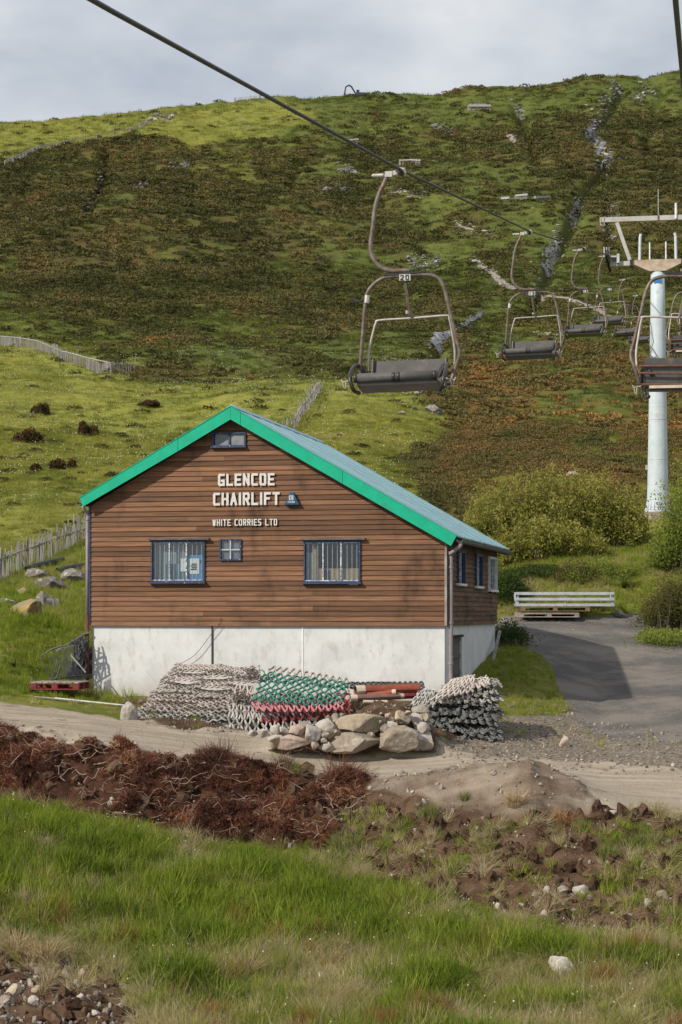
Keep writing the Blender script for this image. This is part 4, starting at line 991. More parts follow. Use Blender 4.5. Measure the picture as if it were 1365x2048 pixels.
# lettering ------------------------------------------------
ST = {'G': [[(1, 1), (.15, 1), (0, .87), (0, .13), (.15, 0), (1, 0), (1, .42), (.62, .42)]], 'L': [[(0, 1), (0, 0), (1, 0)]], 'E': [[(1, 1), (0, 1), (0, 0), (1, 0)], [(0, .5), (.85, .5)]],
 'N': [[(0, 0), (0, 1)], [(0, 1), (1, 0)], [(1, 0), (1, 1)]], 'C': [[(1, 1), (.15, 1), (0, .87), (0, .13), (.15, 0), (1, 0)]], 'O': [[(.15, 1), (.85, 1), (1, .87), (1, .13), (.85, 0), (.15, 0), (0, .13), (0, .87), (.15, 1)]],
 'H': [[(0, 0), (0, 1)], [(1, 0), (1, 1)], [(0, .5), (1, .5)]], 'A': [[(0, 0), (.5, 1)], [(.5, 1), (1, 0)], [(.22, .33), (.78, .33)]], 'I': [[(.5, 0), (.5, 1)]],
 'R': [[(0, 0), (0, 1), (.85, 1), (1, .88), (1, .6), (.85, .48), (0, .48)], [(.5, .48), (1, 0)]], 'F': [[(1, 1), (0, 1), (0, 0)], [(0, .52), (.8, .52)]], 'T': [[(0, 1), (1, 1)], [(.5, 1), (.5, 0)]],
 'W': [[(0, 1), (.25, 0)], [(.25, 0), (.5, .8)], [(.5, .8), (.75, 0)], [(.75, 0), (1, 1)]], 'S': [[(1, 1), (.15, 1), (0, .88), (0, .62), (.15, .5), (.85, .5), (1, .38), (1, .12), (.85, 0), (0, 0)]], 'D': [[(0, 0), (0, 1), (.8, 1), (1, .85), (1, .15), (.8, 0), (0, 0)]],
 'U': [[(0, 1), (0, .13), (.15, 0), (.85, 0), (1, .13), (1, 1)]], 'B': [[(0, 0), (0, 1), (.85, 1), (1, .88), (1, .62), (.85, .5), (0, .5)], [(.85, .5), (1, .38), (1, .12), (.85, 0), (0, 0)]],
 '0': [[(.15, 1), (.85, 1), (1, .87), (1, .13), (.85, 0), (.15, 0), (0, .13), (0, .87), (.15, 1)]], '1': [[(.5, 0), (.5, 1), (.2, .8)]], '2': [[(0, .85), (.15, 1), (.85, 1), (1, .85), (1, .6), (0, 0), (1, 0)]],
 '8': [[(.15, 1), (.85, 1), (1, .75), (.8, .5), (1, .25), (.85, 0), (.15, 0), (0, .25), (.2, .5), (0, .75), (.15, 1)], [(.2, .5), (.8, .5)]], '9': [[(1, .5), (.1, .5), (0, .7), (.1, 1), (.9, 1), (1, .8), (1, .2), (.8, 0), (0, 0)]], '7': [[(0, 1), (1, 1), (.4, 0)]]}
def letter_mb(ch, x, z, w_, h, th, y, dep):
    B = MB(); n = 0
    for s in ST[ch]:
        P = [(x + th / 2 + p[0] * (w_ - th), z + th / 2 + p[1] * (h - th)) for p in s]
        for a, b in zip(P[:-1], P[1:]):
            d = Vector((b[0] - a[0], b[1] - a[1])); d.normalize(); e = th * .48
            a2 = Vector(a) - d * e; b2 = Vector(b) + d * e; nn = Vector((-d.y, d.x)) * th / 2; dd = dep + .0006 * n; n += 1
            B.prism([tuple(a2 + nn), tuple(b2 + nn), tuple(b2 - nn), tuple(a2 - nn)], y - dd, y)
    return B
def word(txt, xpa, xpb, ypt, ypb, th, y=-.042, m=None, par=hut, dep=.02, gap=.22):
    x0, zt = fac(xpa, ypt); x1, zb_ = fac(xpb, ypb); h = zt - zb_
    un = sum(.35 if c == 'I' else (.6 if c == ' ' else 1.0) for c in txt) + gap * (len(txt) - 1); wu = (x1 - x0) / un; x = x0
    for c in txt:
        ww = wu * (.35 if c == 'I' else (.6 if c == ' ' else 1.0))
        if c != ' ': letter_mb(c, x, zb_, ww, h, th, y, dep).build('letter', m or M_LETTER, par)
        x += ww + gap * wu
word('GLENCOE', 438, 551, 948, 971, .050); word('CHAIRLIFT', 428, 561, 986, 1010, .050); word('WHITE CORRIES LTD', 427, 556, 1039, 1051, .022, gap=.3)

# alarm box ------------------------------------------------
M_ALARM = simple("blue_alarm_plastic", (.015, .10, .20), (.012, .07, .15), 6, .4)
p0 = fac(573, 1008); p1 = fac(600, 1008); p2 = fac(587, 985)
al = empty('alarm_box', HO + HU * p0[0] + HV * -.04 + Vector((0, 0, p0[1])), -HA, 'blue triangular alarm box with a white C beside the white lettering', 'alarm box')
wA = p1[0] - p0[0]; hA = p2[1] - p0[1]
MB().prism([(0, 0), (wA, 0), (wA * .60, hA), (wA * .40, hA)], -.09, 0).build('casing', M_ALARM, al)
MB().prism([(-.01, -.02), (wA + .01, -.02), (wA + .01, 0), (-.01, 0)], -.10, 0).build('base_rim', M_ALARM, al)
B = MB(); B.box((wA * .47, -.093, hA * .50), (.095, .008, .095)); B.build('emblem', M_LETTER, al)
letter_mb('C', wA * .47 - .028, hA * .50 - .030, .056, .06, .014, -.098, .004).build('letter', M_ALARM, al)
for k, c in enumerate('CHUBB'): letter_mb(c, wA * .22 + k * .031, .018, .025, .032, .007, -.091, .004).build('letter', M_LETTER, al)

# ------------------------------------------------------------ nets
def net_mat(name, c1, c2, dirt=(.12, .11, .09), rnd=.15, t3=(.5, .72)): return simple(name, c1, c2, 9, .85, bs=.3, c3=dirt, s3=5, t3=t3, rnd=rnd)
M_NB = net_mat("beige_net", (.52, .46, .42), (.36, .31, .28)); M_NG = net_mat("grey_net", (.44, .43, .41), (.26, .25, .24), t3=(.42, .66)); M_ND = net_mat("dark_net", (.10, .105, .10), (.05, .055, .05))
M_NT = net_mat("green_net", (.06, .22, .17), (.035, .14, .11), (.03, .10, .08)); M_NR = net_mat("red_net", (.27, .045, .055), (.17, .025, .035), (.12, .02, .03)); M_NP = net_mat("pink_net", (.58, .27, .30), (.42, .12, .14), (.3, .08, .1))
def lattice(B, P, nu, nv, th, tall, amp=.46):
    """strips zigzagging across a patch so that neighbours touch: a diamond net"""
    for k in range(nv + 1):
        pts = []
        for i in range(nu * 8 + 1):
            u = i / (nu * 8); ph = max(-1, min(1, 1.25 * math.cos(math.pi * i / 4))); pts.append(P(u, (k + (amp if k % 2 else -amp) * ph) / nv))
        b = len(B.v)
        for j, p in enumerate(pts):
            t = (pts[min(j + 1, len(pts) - 1)] - pts[max(0, j - 1)]).normalized(); up = Vector((0, -.35, 1)).normalized(); s = t.cross(up).normalized() * th; up = s.cross(t).normalized() * tall
            B.v += [tuple(p - s - up), tuple(p + s - up), tuple(p + s + up), tuple(p - s + up)]
        for j in range(len(pts) - 1):
            for q in range(4): B.f.append((b + j * 4 + q, b + j * 4 + (q + 1) % 4, b + j * 4 + 4 + (q + 1) % 4, b + j * 4 + 4 + q))
    return B
ORD = ['', 'first', 'second', 'third', 'fourth', 'fifth', 'sixth', 'seventh', 'eighth', 'ninth', 'tenth', 'eleventh', 'twelfth', 'thirteenth', 'fourteenth', 'fifteenth', 'sixteenth', 'seventeenth', 'eighteenth', 'nineteenth']
def W3(px, py, d): return at(px, py, d)
# big beige pile: each folded mat is one object
def jag(t, s): return float(fbm(np.array([t]), np.array([s * 7.7]), 5, 3)[0])
N = 14
for i in range(N):
    t = i / (N - 1); pyf = 1452 - 122 * t
    xl = 258 + 80 * t + 10 * jag(i, 1); xr = 515 + 22 * math.sin(i * 1.3) * .8 - (24 if i in (5, 6, 7, 10) else 0) - 14 * (t < .3)
    dfr = 39.7 + 1.5 * t; seedv = i * 3.1
    def P(u, v, xl=xl, xr=xr, dfr=dfr, pyf=pyf, t=t, seedv=seedv):
        d = dfr + v * .6; x = ((xl + (xr - xl) * u) - CX) / F * 40.4
        base = (HZ - pyf) / F * dfr
        sag = -.10 * math.sin(math.pi * u) * (1 - t) * .6 + .10 * (1 - t) * 0 - .10 * t * u ** 2 * 1.2
        z = base + sag - .06 * max(0, .5 - v) ** 1.6 * 2 + .03 * v + .07 * jag(u * 3.5, seedv) + .02 * math.sin(u * 9 + seedv)
        return Vector((x + .04 * jag(v * 3, seedv + 2), d + .10 * jag(u * 3, seedv + 4), z))
    B = MB(); lattice(B, P, 16 - (i % 3), 5, .011, .012, .34)
    lab = 'topmost beige plastic net mat of the big pile against the white wall' if i == N - 1 else ('lowest grey beige net mat of the big pile resting on the ground' if i == 0 else f'beige net mat, {ORD[N - i]} from the top of the big pile left of the green net')
    tag(B.build('net_mat', M_NB if i > 3 else M_NG, smooth=False), lab, 'net', 'beige net mats in the big pile')
def patch(name, c, nu, nv, m, label, cat='net', th=.014, tall=.02, d=(40.6, 40.9, 40.0, 39.8), wob=.04, sd_=1, group=None):
    A_, B_, C_, D_ = [W3(c[k][0], c[k][1], d[k]) for k in range(4)]     # top-left, top-right, bottom-right, bottom-left
    def P(u, v):
        p = (D_ * (1 - u) + C_ * u) * (1 - v) + (A_ * (1 - u) + B_ * u) * v
        return p + Vector((.3 * jag(v * 2, sd_), 1, 1)) * wob * jag(u * 3 + v, sd_ + v * 1.5)
    return tag(lattice(MB(), P, nu, nv, th, tall).build(name, m), label, cat, group)
patch('net_mat', [(455, 1392), (620, 1400), (640, 1468), (455, 1455)], 11, 5, M_NG, 'grey net mat lying under the red net beside the big pile', sd_=2, d=(40.4, 40.4, 39.5, 39.5))
patch('net_mat', [(470, 1375), (600, 1392), (600, 1440), (462, 1430)], 9, 4, M_NB, 'beige net mat showing between the big pile and the red net', sd_=3, d=(40.7, 40.7, 39.9, 39.9))
patch('net_mat', [(500, 1396), (705, 1390), (702, 1425), (520, 1442)], 11, 4, M_NR, 'dark red net mat beneath the pink edged net', sd_=4, d=(40.6, 40.6, 39.9, 39.75))
patch('net_mat', [(495, 1398), (690, 1400), (688, 1416), (512, 1418)], 12, 3, M_NP, 'faded pink net mat just below the green net', sd_=5, d=(40.5, 40.5, 39.85, 39.7))
patch('net_mat', [(525, 1346), (700, 1366), (684, 1412), (505, 1398)], 10, 9, M_NT, 'green plastic net mat draped over the red nets', sd_=6, th=.014, tall=.015, d=(41.2, 41.2, 40.1, 39.9))
patch('net_mat', [(540, 1336), (700, 1362), (700, 1378), (528, 1356)], 12, 2, M_NB, 'beige net mat showing behind the top of the green net', sd_=7, d=(41.6, 41.6, 41.2, 41.2))
patch('net_mat', [(700, 1366), (848, 1366), (850, 1380), (700, 1376)], 14, 4, M_ND, 'dark green folded net mat behind the rolled red sheets', sd_=8, d=(41.2, 41.2, 40.7, 40.7))
# cut end tangles at the right edge of the pile
M_CUT = net_mat("net_cut_ends", (.22, .18, .16), (.10, .08, .075))
for (c0, c1, d) in (((505, 1345), (22, 15), 41.0), ((478, 1392), (16, 11), 40.4)):
    B = MB()
    for k in range(90):
        p = W3(c0[0] + rng.normal(0, c1[0] * .45), c0[1] + rng.normal(0, c1[1] * .45), d - rng.uniform(0, .35)); B.tube([p, p + Vector((rng.normal(.03, .05), rng.normal(-.05, .05), rng.normal(.01, .03)))], .009, 4)
    tag(B.build('net_offcut', M_CUT), 'dark tangle of cut net ends ' + ('at the upper right of the beige pile' if c0[1] < 1360 else 'halfway up the right side of the beige pile'), 'net')
# right stack
N = 14
for i in range(N):
    t = i / (N - 1); pyf = 1476 - 105 * t; xl = 862 + 26 * math.sin(i * 1.9) * .4 - 8 * (t < .3) + (32 if i > 10 else 0); xr = 996 + 16 * math.sin(i * 2.3) * math.cos(i)
    dfr = 38.9 + .5 * t; s9 = i * 5.3
    def P(u, v, xl=xl, xr=xr, pyf=pyf, dfr=dfr, s9=s9, t=t):
        d = dfr + v * .7 - .25 * u; x = ((xl + (xr - xl) * u) - CX) / F * 39.2
        z = (HZ - pyf) / F * dfr + .20 * (u - .5) * (t ** 1.3) + .05 * v + .13 * jag(u * 3.4, s9) - .10 * max(0, .4 - v) * (1 if i % 2 else .3)
        return Vector((x, d, z))
    B = MB(); lattice(B, P, 8, 4, .014, .013, .44); lattice(B, lambda u, v: P(u * .97 + .01, v) + Vector((0, .03, .034)), 8, 3, .012, .010, .4)
    lab = 'topmost pale net mat of the grey stack by the hut corner' if i == N - 1 else ('lowest dark net mat of the grey stack by the hut corner' if i == 0 else f'grey folded net mat, {ORD[N - i]} from the top of the stack by the hut corner')
    tag(B.build('net_mat', (M_NG if i > 8 else net_mat("dark_grey_net", (.20, .21, .21), (.10, .10, .10))) if i < N - 1 else M_NB), lab, 'net', 'grey net mats in the stack by the hut corner')
patch('net_mat', [(900, 1362), (950, 1352), (948, 1380), (865, 1398)], 7, 5, M_NB, 'cream net mat sloping up to the top left of the grey stack', sd_=12, d=(39.6, 39.6, 39.1, 38.9), group=None)
patch('net_mat', [(838, 1382), (872, 1380), (868, 1410), (820, 1410)], 5, 4, M_NG, 'grey net scrap between the red rolls and the grey stack', sd_=13, d=(39.8, 39.8, 39.2, 39.2))
# rolled sheets
M_TERRA = simple("terracotta_sheet", (.27, .070, .038), (.19, .052, .032), 5, .7, c3=(.36, .14, .09), s3=3, t3=(.6, .8)); M_CREAM = simple("cream_sheet_edge", (.55, .47, .36), (.42, .35, .27), 8, .8); M_MAUV = simple("brown_sheet", (.20, .11, .09), (.15, .08, .065), 6, .8)
def roll(a, b, d0, d1, r, m, label, loops=True):
    p = W3(a[0], a[1], d0); q = W3(b[0], b[1], d1); t = (q - p).normalized(); e = empty('rolled_sheet', p, 0, label, 'roll', 'rolled sheets between the nets and the stone wall'); Z_ = Vector((0, 0, 0)); Q = q - p
    up = Vector((0, 0, 1)); s = t.cross(up).normalized(); up = s.cross(t)
    def shell(B, ta, tb, r0):
        prof = []
        for k in range(34):
            an = k / 33 * 4 * math.pi * .93; rr = r0 * (1 - .16 * k / 33) * (1 + .05 * math.sin(an * 2)); prof.append((s * math.cos(an) + up * math.sin(an) * .86) * rr)
        b0 = len(B.v)
        for f in (ta, tb):
            for pr in prof: B.v.append(tuple(Q * f + pr))
        for k in range(33): B.f.append((b0 + k, b0 + k + 1, b0 + 34 + k + 1, b0 + 34 + k))
    B = MB(); shell(B, .0, 1, r); o = B.build('sheet', m, e, True)
    B = MB(); shell(B, -.01, .13, r * 1.03); B.build('cream_edge', M_CREAM, e, True)
    B = MB(); B.tube([Q * .02, Q * .98], r * .55, 10); B.build('core', M_DARK, e)
roll((712, 1382), (838, 1378), 39.55, 39.9, .13, M_TERRA, 'large terracotta roll with a cream left end, topmost of the rolled sheets')
roll((702, 1397), (800, 1392), 39.2, 39.35, .085, M_MAUV, 'brown roll with a cream edge lying below the large terracotta roll')
roll((792, 1384), (735, 1391), 39.3, 39.35, .065, M_TERRA, 'short thin terracotta roll with cream right end in front of the large roll')
roll((727, 1404), (775, 1404), 39.0, 39.05, .045, M_CREAM, 'small cream roll half buried in the earth ramp')
roll((800, 1393), (850, 1390), 39.7, 39.9, .07, M_NR, 'dark red roll end beside the grey net scrap')

# ------------------------------------------------------------ rubble stones
def stone_mat(name, a, b, c, rnd=.12): return simple(name, a, b, 4, .85, bs=.9, bd=.05, c3=c, s3=2.5, t3=(.5, .68), rnd=rnd)
M_SY = stone_mat("ochre_stone", (.40, .33, .24), (.32, .25, .17), (.20, .19, .15)); M_SG = stone_mat("grey_brown_stone", (.26, .215, .17), (.17, .14, .11), (.36, .32, .27)); M_SW = stone_mat("pale_stone", (.42, .39, .35), (.33, .30, .27), (.24, .21, .17)); M_SP = stone_mat("pinkish_stone", (.44, .34, .29), (.36, .28, .23), (.28, .22, .18))
wallo = empty('rubble_wall', at(700, 1500, 37.4), 0, 'low pile of pale rubble stones holding up the earth ramp on the track', 'stone pile')
ST_ = [(590,310,240,98,'y'),(560,402,255,100,'g'),(775,385,185,128,'g'),(900,398,98,104,'w'),(262,400,155,72,'p'),(360,358,84,92,'w'),(285,343,86,62,'p'),(420,322,100,74,'w'),(178,341,58,52,'w'),(214,347,52,42,'w'),(175,386,72,42,'w'),(425,422,84,50,'w'),(64,357,52,32,'w'),(112,356,52,42,'w'),(470,285,46,52,'g'),(790,283,78,70,'y'),(860,292,74,72,'w'),(880,241,82,48,'w'),(902,282,52,50,'g'),(890,332,74,62,'w'),(324,313,40,30,'g'),(435,280,34,26,'g'),(410,393,34,28,'w'),(470,352,34,28,'p'),(366,412,38,48,'p'),(742,320,52,42,'w'),(704,332,44,42,'g'),(420,367,42,32,'g'),(742,290,34,28,'g'),(724,272,34,30,'p'),(822,258,34,22,'p'),(510,290,30,30,'w'),(680,300,30,26,'g'),(860,355,30,26,'p'),(640,362,40,26,'g'),(500,268,26,22,'g'),(360,290,26,18,'w'),(700,365,30,24,'g'),(862,420,40,48,'g')]
for i, (a, b, c, d, k) in enumerate(ST_):
    px, py = 480 + a / 2.4375, 1320 + b / 2.4375; dd = 37.35 + (0.28 if b < 300 else .12 if b < 350 else 0) + (.25 * (a > 840))
    p = at(px, py, dd); sx = c / 2.4375 / F * dd; sz = d / 2.4375 / F * dd; sy = max(.22, min(sx, sz) * 1.25)
    o = link_mesh('stone', rock_mesh('stone', 500 + i, (sx * 1.06, sy, sz * 1.06), 3 if c > 70 else 2, 11 if c > 70 else 8, .03), {'y': M_SY, 'g': M_SG, 'w': M_SW, 'p': M_SP}[k], wallo, c <= 0)
    o.location = p - wallo.location; o.rotation_euler = (rng.normal(0, .06), rng.normal(0, .05), rng.normal(0, .2))
    if k == 'y' and c > 200: o['label'] = 'large ochre boulder'
    if k == 'g' and c > 200: o['label'] = 'long grey brown boulder'

# loose boulders and stones as things --------------------------------
M_LICH = simple("lichen_boulder", (.19, .17, .155), (.11, .10, .09), 3, .9, bs=.6, bd=.03, c3=(.36, .35, .31), s3=6, t3=(.52, .66)); M_YLICH = simple("yellow_lichen_boulder", (.19, .17, .14), (.28, .19, .05), 2.2, .9, bs=.5, c3=(.38, .36, .32), s3=6, t3=(.56, .7))
def boulder(px, py, wpx, hpx, m, label, cat='boulder', name='boulder', group=None, dmin=24, cy=.5, sub=3, seed=None, bury=.15):
    g_ = hit(px, py + hpx * (.5 - bury), dmin); d = g_.y; s = wpx / F * d; h = hpx / F * d
    o = link_mesh(name, rock_mesh(name, seed or int(px * 7 + py), (s * 1.05, s * .85, h * 1.3), sub, 10), m); o.location = (g_.x, d + .2 * s, g_.z + h * .35); o.rotation_euler = (0, 0, random.uniform(-.4, .4))
    return tag(o, label, cat, group)
for a in [(73,1150,47,22,M_LICH,'flat grey boulder just below the end of the longer black pipe'),(98,1170,64,28,M_LICH,'long brown grey boulder in the middle of the grassy slope'),(152,1157,56,32,M_LICH,'grey boulder below the right black pipe beside the hut'),(94,1203,48,32,M_LICH,'round grey boulder patched with white lichen left of the hut'),(47,1219,62,34,M_YLICH,'boulder covered in orange yellow lichen on the green slope'),(49,1186,28,18,M_YLICH,'small rust coloured boulder between the grey boulders'),(14,1204,44,14,M_LICH,'low grey boulder at the left edge of the picture'),(24,1167,20,12,M_LICH,'small pale boulder above the lichen boulder at the far left')]:
    boulder(*a, dmin=41)
boulder(868, 821, 34, 20, M_LICH, 'grey boulder among the rusty heather above the hut roof', dmin=80)
boulder(803, 826, 20, 8, M_SG, 'small tan rock in the grass left of the grey boulder', dmin=80)
boulder(1148, 950, 26, 12, M_SW, 'pale flat rock on top of the willow thicket knoll', dmin=62)
boulder(837, 788, 16, 8, M_SW, 'small white rock beneath the nearest chair', dmin=80)
boulder(1010, 1243, 14, 10, M_SG, 'small stone at the far edge of the road by the hut', dmin=50)
boulder(1241, 1229, 26, 16, M_LICH, 'grey stones at the right end of the steel beams', dmin=50, seed=91)
boulder(1129, 1486, 20, 24, M_SP, 'lone orange pink stone standing on the gravel beside the road', dmin=37)
boulder(258, 1426, 34, 36, M_SW, 'pale pointed stone at the left foot of the beige net pile', dmin=38.6)
boulder(1126, 1950, 56, 48, M_SW, 'large cream boulder in the foreground grass', bury=.25)
boulder(650, 1970, 32, 36, M_SW, 'pale upright stone in the foreground grass', bury=.25)
boulder(1318, 1968, 32, 18, M_SG, 'grey flat stone in the grass at the lower right', bury=.2)
boulder(166, 1952, 20, 24, M_SP, 'tilted pinkish stone at the top of the gravel corner', seed=31)
boulder(28, 1982, 36, 20, M_SY, 'tan stone at the left edge of the gravel corner'); boulder(8, 2005, 26, 22, M_SG, 'dark rounded stone at the lower left edge')
boulder(66, 2002, 22, 16, M_SW, 'round pale stone in the gravel corner'); boulder(72, 1980, 20, 14, M_SY, 'orange stone in the gravel corner'); boulder(159, 1996, 18, 14, M_SW, 'small grey white stone in the gravel corner'); boulder(195, 2002, 14, 12, M_SW, 'small pale stone at the right of the gravel corner'); boulder(200, 2040, 14, 12, M_SY, 'small ochre stone at the bottom of the gravel corner')
boulder(221, 1609, 16, 12, M_SW, 'white stone where the uprooted heather meets the grass'); boulder(410, 2029, 14, 10, M_SW, 'small pale stone near the bottom edge of the grass')
STONES = sorted([(1163,1781,32,18),(1127,1781,22,16),(1095,1783,16,18),(1090,1830,18,16),(1044,1814,14,12),(1000,1814,18,14),(928,1796,12,10),(1000,1790,10,8),(645,1722,18,12),(662,1726,16,10),(700,1728,18,10),(1325,1792,24,18),(1297,1808,14,18),(1262,1834,14,12),(1130,1822,14,14),(1288,1870,12,12),(1227,1627,20,10),(690,1695,18,20),(685,1640,10,8),(750,1648,10,6),(800,1552,10,7),(825,1585,10,7),(875,1568,9,7),(772,1562,9,7),(1180,1795,12,12),(1070,1790,12,10),(955,1818,22,8),(405,1500,9,9),(465,1528,10,7),(610,1655,14,12),(1300,1650,9,7),(1345,1800,12,8),(270,1492,12,12),(245,1494,9,14)])
TENS = ['', '', 'twenty', 'thirty']
def ordinal(n): return ORD[n] if n < 20 else (TENS[n // 10][:-1] + 'ieth' if n % 10 == 0 else TENS[n // 10] + ' ' + ORD[n % 10])
for i, (a, b, c, d) in enumerate(STONES):
    where = 'by the track edge' if b < 1600 else ('at the foot of the earth bank' if b > 1765 else 'half way down the earth bank')
    boulder(a, b, c, d, [M_SW, M_SW, M_SG][i % 3], f'{"small" if c < 16 else "pale"} stone {where}, {ordinal(i + 1)} from the left', 'stone', 'stone', 'pale stones scattered on the earth bank', sub=2)

# ------------------------------------------------------------ left of the hut
M_POLY = simple("black_pipe_plastic", (.035, .038, .042), (.02, .022, .025), 5, .45)
def pipe(a, b, r, label):
    p = hit(*a, dmin=48); q = hit(*b, dmin=48); p.z += r; q.z += r; e = empty('drain_pipe', p, 0, label, 'pipe'); Q = q - p
    B = MB(); rings = frame_rings([Vector(), Q * .33 + Vector((0, 0, .03)), Q * .66 + Vector((0, 0, .03)), Q], r, 14); ri = frame_rings([Q * -.0, Q], r * .86, 14); V = []
    for rg in rings: B.v += [tuple(v) for v in rg]
    for i in range(3):
        for k in range(14): B.f.append((i * 14 + k, i * 14 + (k + 1) % 14, i * 14 + 14 + (k + 1) % 14, i * 14 + 14 + k))
    b = len(B.v)
    for rg in ri: B.v += [tuple(v) for v in rg]
    for k in range(14):
        B.f.append((b + k, b + 14 + k, b + 14 + (k + 1) % 14, b + (k + 1) % 14)); B.f.append((k, b + k, b + (k + 1) % 14, (k + 1) % 14)); B.f.append((42 + k, 42 + (k + 1) % 14, b + 14 + (k + 1) % 14, b + 14 + k))
    B.build('tube', M_POLY, e, True)
pipe((53, 1146), (127, 1127), .10, 'longer black plastic pipe lying by the picket fence'); pipe((116, 1148), (200, 1136), .10, 'black plastic pipe running behind the hut corner')

M_PICK = simple("grey_pickets", (.30, .285, .265), (.17, .16, .15), 5, .9, mscale=(1, 1, .4), rnd=.25)
PICK = [MB().box((0, 0, .5), (1, 1, 1)).mesh('picket')]
PICK[0].materials.append(M_PICK)
def picket_fence(name, pts, dmin, h, step, wd, label, rail=True, posts=2.2, miss=.1, lean=.05, hv=.12, cat='fence', merged=False, tall=None, raily=.62, group=None):
    P = [hit(a, b, dmin) if len(c) == 0 else None for a, b, *c in pts]
    e = empty(name, P[0], 0, label, cat, group); O = P[0]; acc = 0; B = MB(); rr = random.Random(int(pts[0][0] + 11)); np_ = 0
    for p, q in zip(P[:-1], P[1:]):
        ln = (q - p).length; n = max(1, int(ln / step))
        for k in range(n):
            if rr.random() < miss: continue
            c = p.lerp(q, (k + rr.random() * .4) / n); z = gz(c.x, c.y); hh = h * rr.uniform(1 - hv, 1 + hv); l1, l2 = rr.gauss(0, lean), rr.gauss(0, lean)
            if merged: B.box((c.x - O.x, c.y - O.y, z - O.z + hh / 2 - .05), (wd, wd * .5, hh), rotm(0, l1, l2)); continue
            o = bpy.data.objects.new('picket', PICK[0]); COL.objects.link(o); o.parent = e
            o.location = (c.x - O.x, c.y - O.y, z - O.z - .08); o.scale = (wd, wd * .5, hh); o.rotation_euler = (l2, l1, rr.uniform(-.3, .3))
        m = max(1, int(ln / posts))
        for k in range(m):
            c = p.lerp(q, k / m); z = gz(c.x, c.y); MB().box((c.x - O.x, c.y - O.y + wd, z - O.z + h * .45), (wd * 2.4, wd * 2.4, h * 1.05)).build('post', M_PICK, e)
        if rail:
            a = Vector((p.x, p.y - wd, gz(p.x, p.y) + h * raily)) - O; b = Vector((q.x, q.y - wd, gz(q.x, q.y) + h * raily)) - O
            MB().bar(a, b, wd * 1.1, wd * 1.6).build('rail', simple("pale_rail", (.42, .41, .39)), e)
    if merged: B.build('pickets', M_PICK, e)['kind'] = 'stuff'
    return e
picket_fence('picket_fence', [(-90, 1190), (0, 1160), (55, 1138), (115, 1113), (200, 1082)], 50, 1.0, .085, .03, 'grey picket fence climbing the slope left of the hut', raily=.62, hv=.2, miss=.22)
picket_fence('picket_fence', [(-120, 685), (0, 690), (40, 694), (75, 700), (125, 723), (132, 724), (175, 736), (222, 748), (274, 752)], 130, 1.25, .17, .055, 'weathered snow fence curving across the green meadow on the left', hv=.12, miss=.06, raily=.9)
picket_fence('picket_fence', [(575, 866), (590, 862), (597, 846), (604, 834), (618, 818), (630, 797), (642, 782)], 80, 1.05, .30, .05, 'leaning broken snow fence running uphill behind the roof peak', lean=.22, hv=.3, raily=.8)
def far_fence(pts, h, label, step=1.2, wd=.25, dm=200): return picket_fence('snow_fence', pts, dm, h, step, wd, label, rail=True, posts=8, merged=True, miss=.1, hv=.1, raily=.8)
far_fence([(938, 222), (982, 222)], 2.8, 'pale snow fence near the top of the hill', .5, .55); far_fence([(800, 331), (822, 330), (842, 331)], 2.2, 'small snow fence high above the nearest chair', .9, .25)
far_fence([(470, 203), (520, 197), (590, 192)], 2.2, 'snow fence standing on the skyline left of the digger', 2.2, .2); far_fence([(10, 332), (80, 300), (160, 285), (260, 265), (300, 246)], 2.2, 'long faint fence following the sunlit ridge at the left', 1.6, .16)
far_fence([(1003, 403), (1020, 402)], 1.0, 'short pale snow barrier at mid hill', .5, .4); far_fence([(1032, 402), (1056, 400)], 1.8, 'snow barrier on legs at mid hill', .5, .3); far_fence([(1070, 401), (1100, 400)], 1.0, 'white snow barrier right of the barrier on legs', .5, .4); far_fence([(700, 290), (718, 288)], 2.5, 'small pale barrier under the cable on the upper hill', .6, .3)

# black frames leaning beside the hut
M_RACK = simple("black_frame_paint", (.05, .052, .055), (.12, .12, .125), 12, .5, metal=.3)
e = empty('metal_rack', at(130, 1360, 42.9), 0, 'black barred metal rack leaning against the hut beside the red pallet', 'rack')
O = e.location; Q = lambda a, b, d=42.9: at(a, b, d) - O
MB().tube([Q(103, 1360), Q(83, 1312), Q(104, 1298), Q(140, 1288), Q(172, 1268, 43.3)], .018, 8).build('frame', M_RACK, e); MB().tube([Q(103, 1360), Q(150, 1352, 43.1), Q(178, 1350, 43.3)], .016, 8).build('frame', M_RACK, e); MB().tube([Q(109, 1300), Q(122, 1330), Q(112, 1358)], .014, 8).build('frame', M_RACK, e)
for k in range(6): a = 98 + k * 3.6; MB().tube([Q(a, 1312 - k), Q(a + 8, 1358 - k)], .008, 5).build('bar', M_RACK, e)
for k in range(8): a = 124 + k * 2.6; MB().tube([Q(a, 1300 - k), Q(a + 4 - k * .5, 1352 - k)], .006, 5).build('bar', M_RACK, e)
for k in range(12): MB().tube([Q(123, 1302 + k * 4), Q(143, 1298 + k * 4)], .005, 5).build('cross_wire', M_RACK, e)
e = empty('metal_frame_heap', at(160, 1360, 43.2), 0, 'tangle of bent black metal frames heaped behind the rack at the hut corner', 'metal frames'); O = e.location; rr = random.Random(8)
for k in range(16):
    pts = [Q(rr.uniform(138, 178), rr.uniform(1275, 1355), 43.1 + rr.uniform(0, .5)) for _ in range(3)]; MB().tube(smooth_path(pts, 4), rr.uniform(.008, .02), 6).build('bent_frame', M_RACK, e)
MB().bar(Q(142, 1310), Q(172, 1345), .02, .03).build('strut', simple("galvanised", (.35, .36, .37), metal=.5), e); MB().bar(Q(112, 1302, 43.4), Q(178, 1264, 43.5), .04, .04).build('strut', simple("galvanised2", (.28, .29, .30), metal=.4), e)
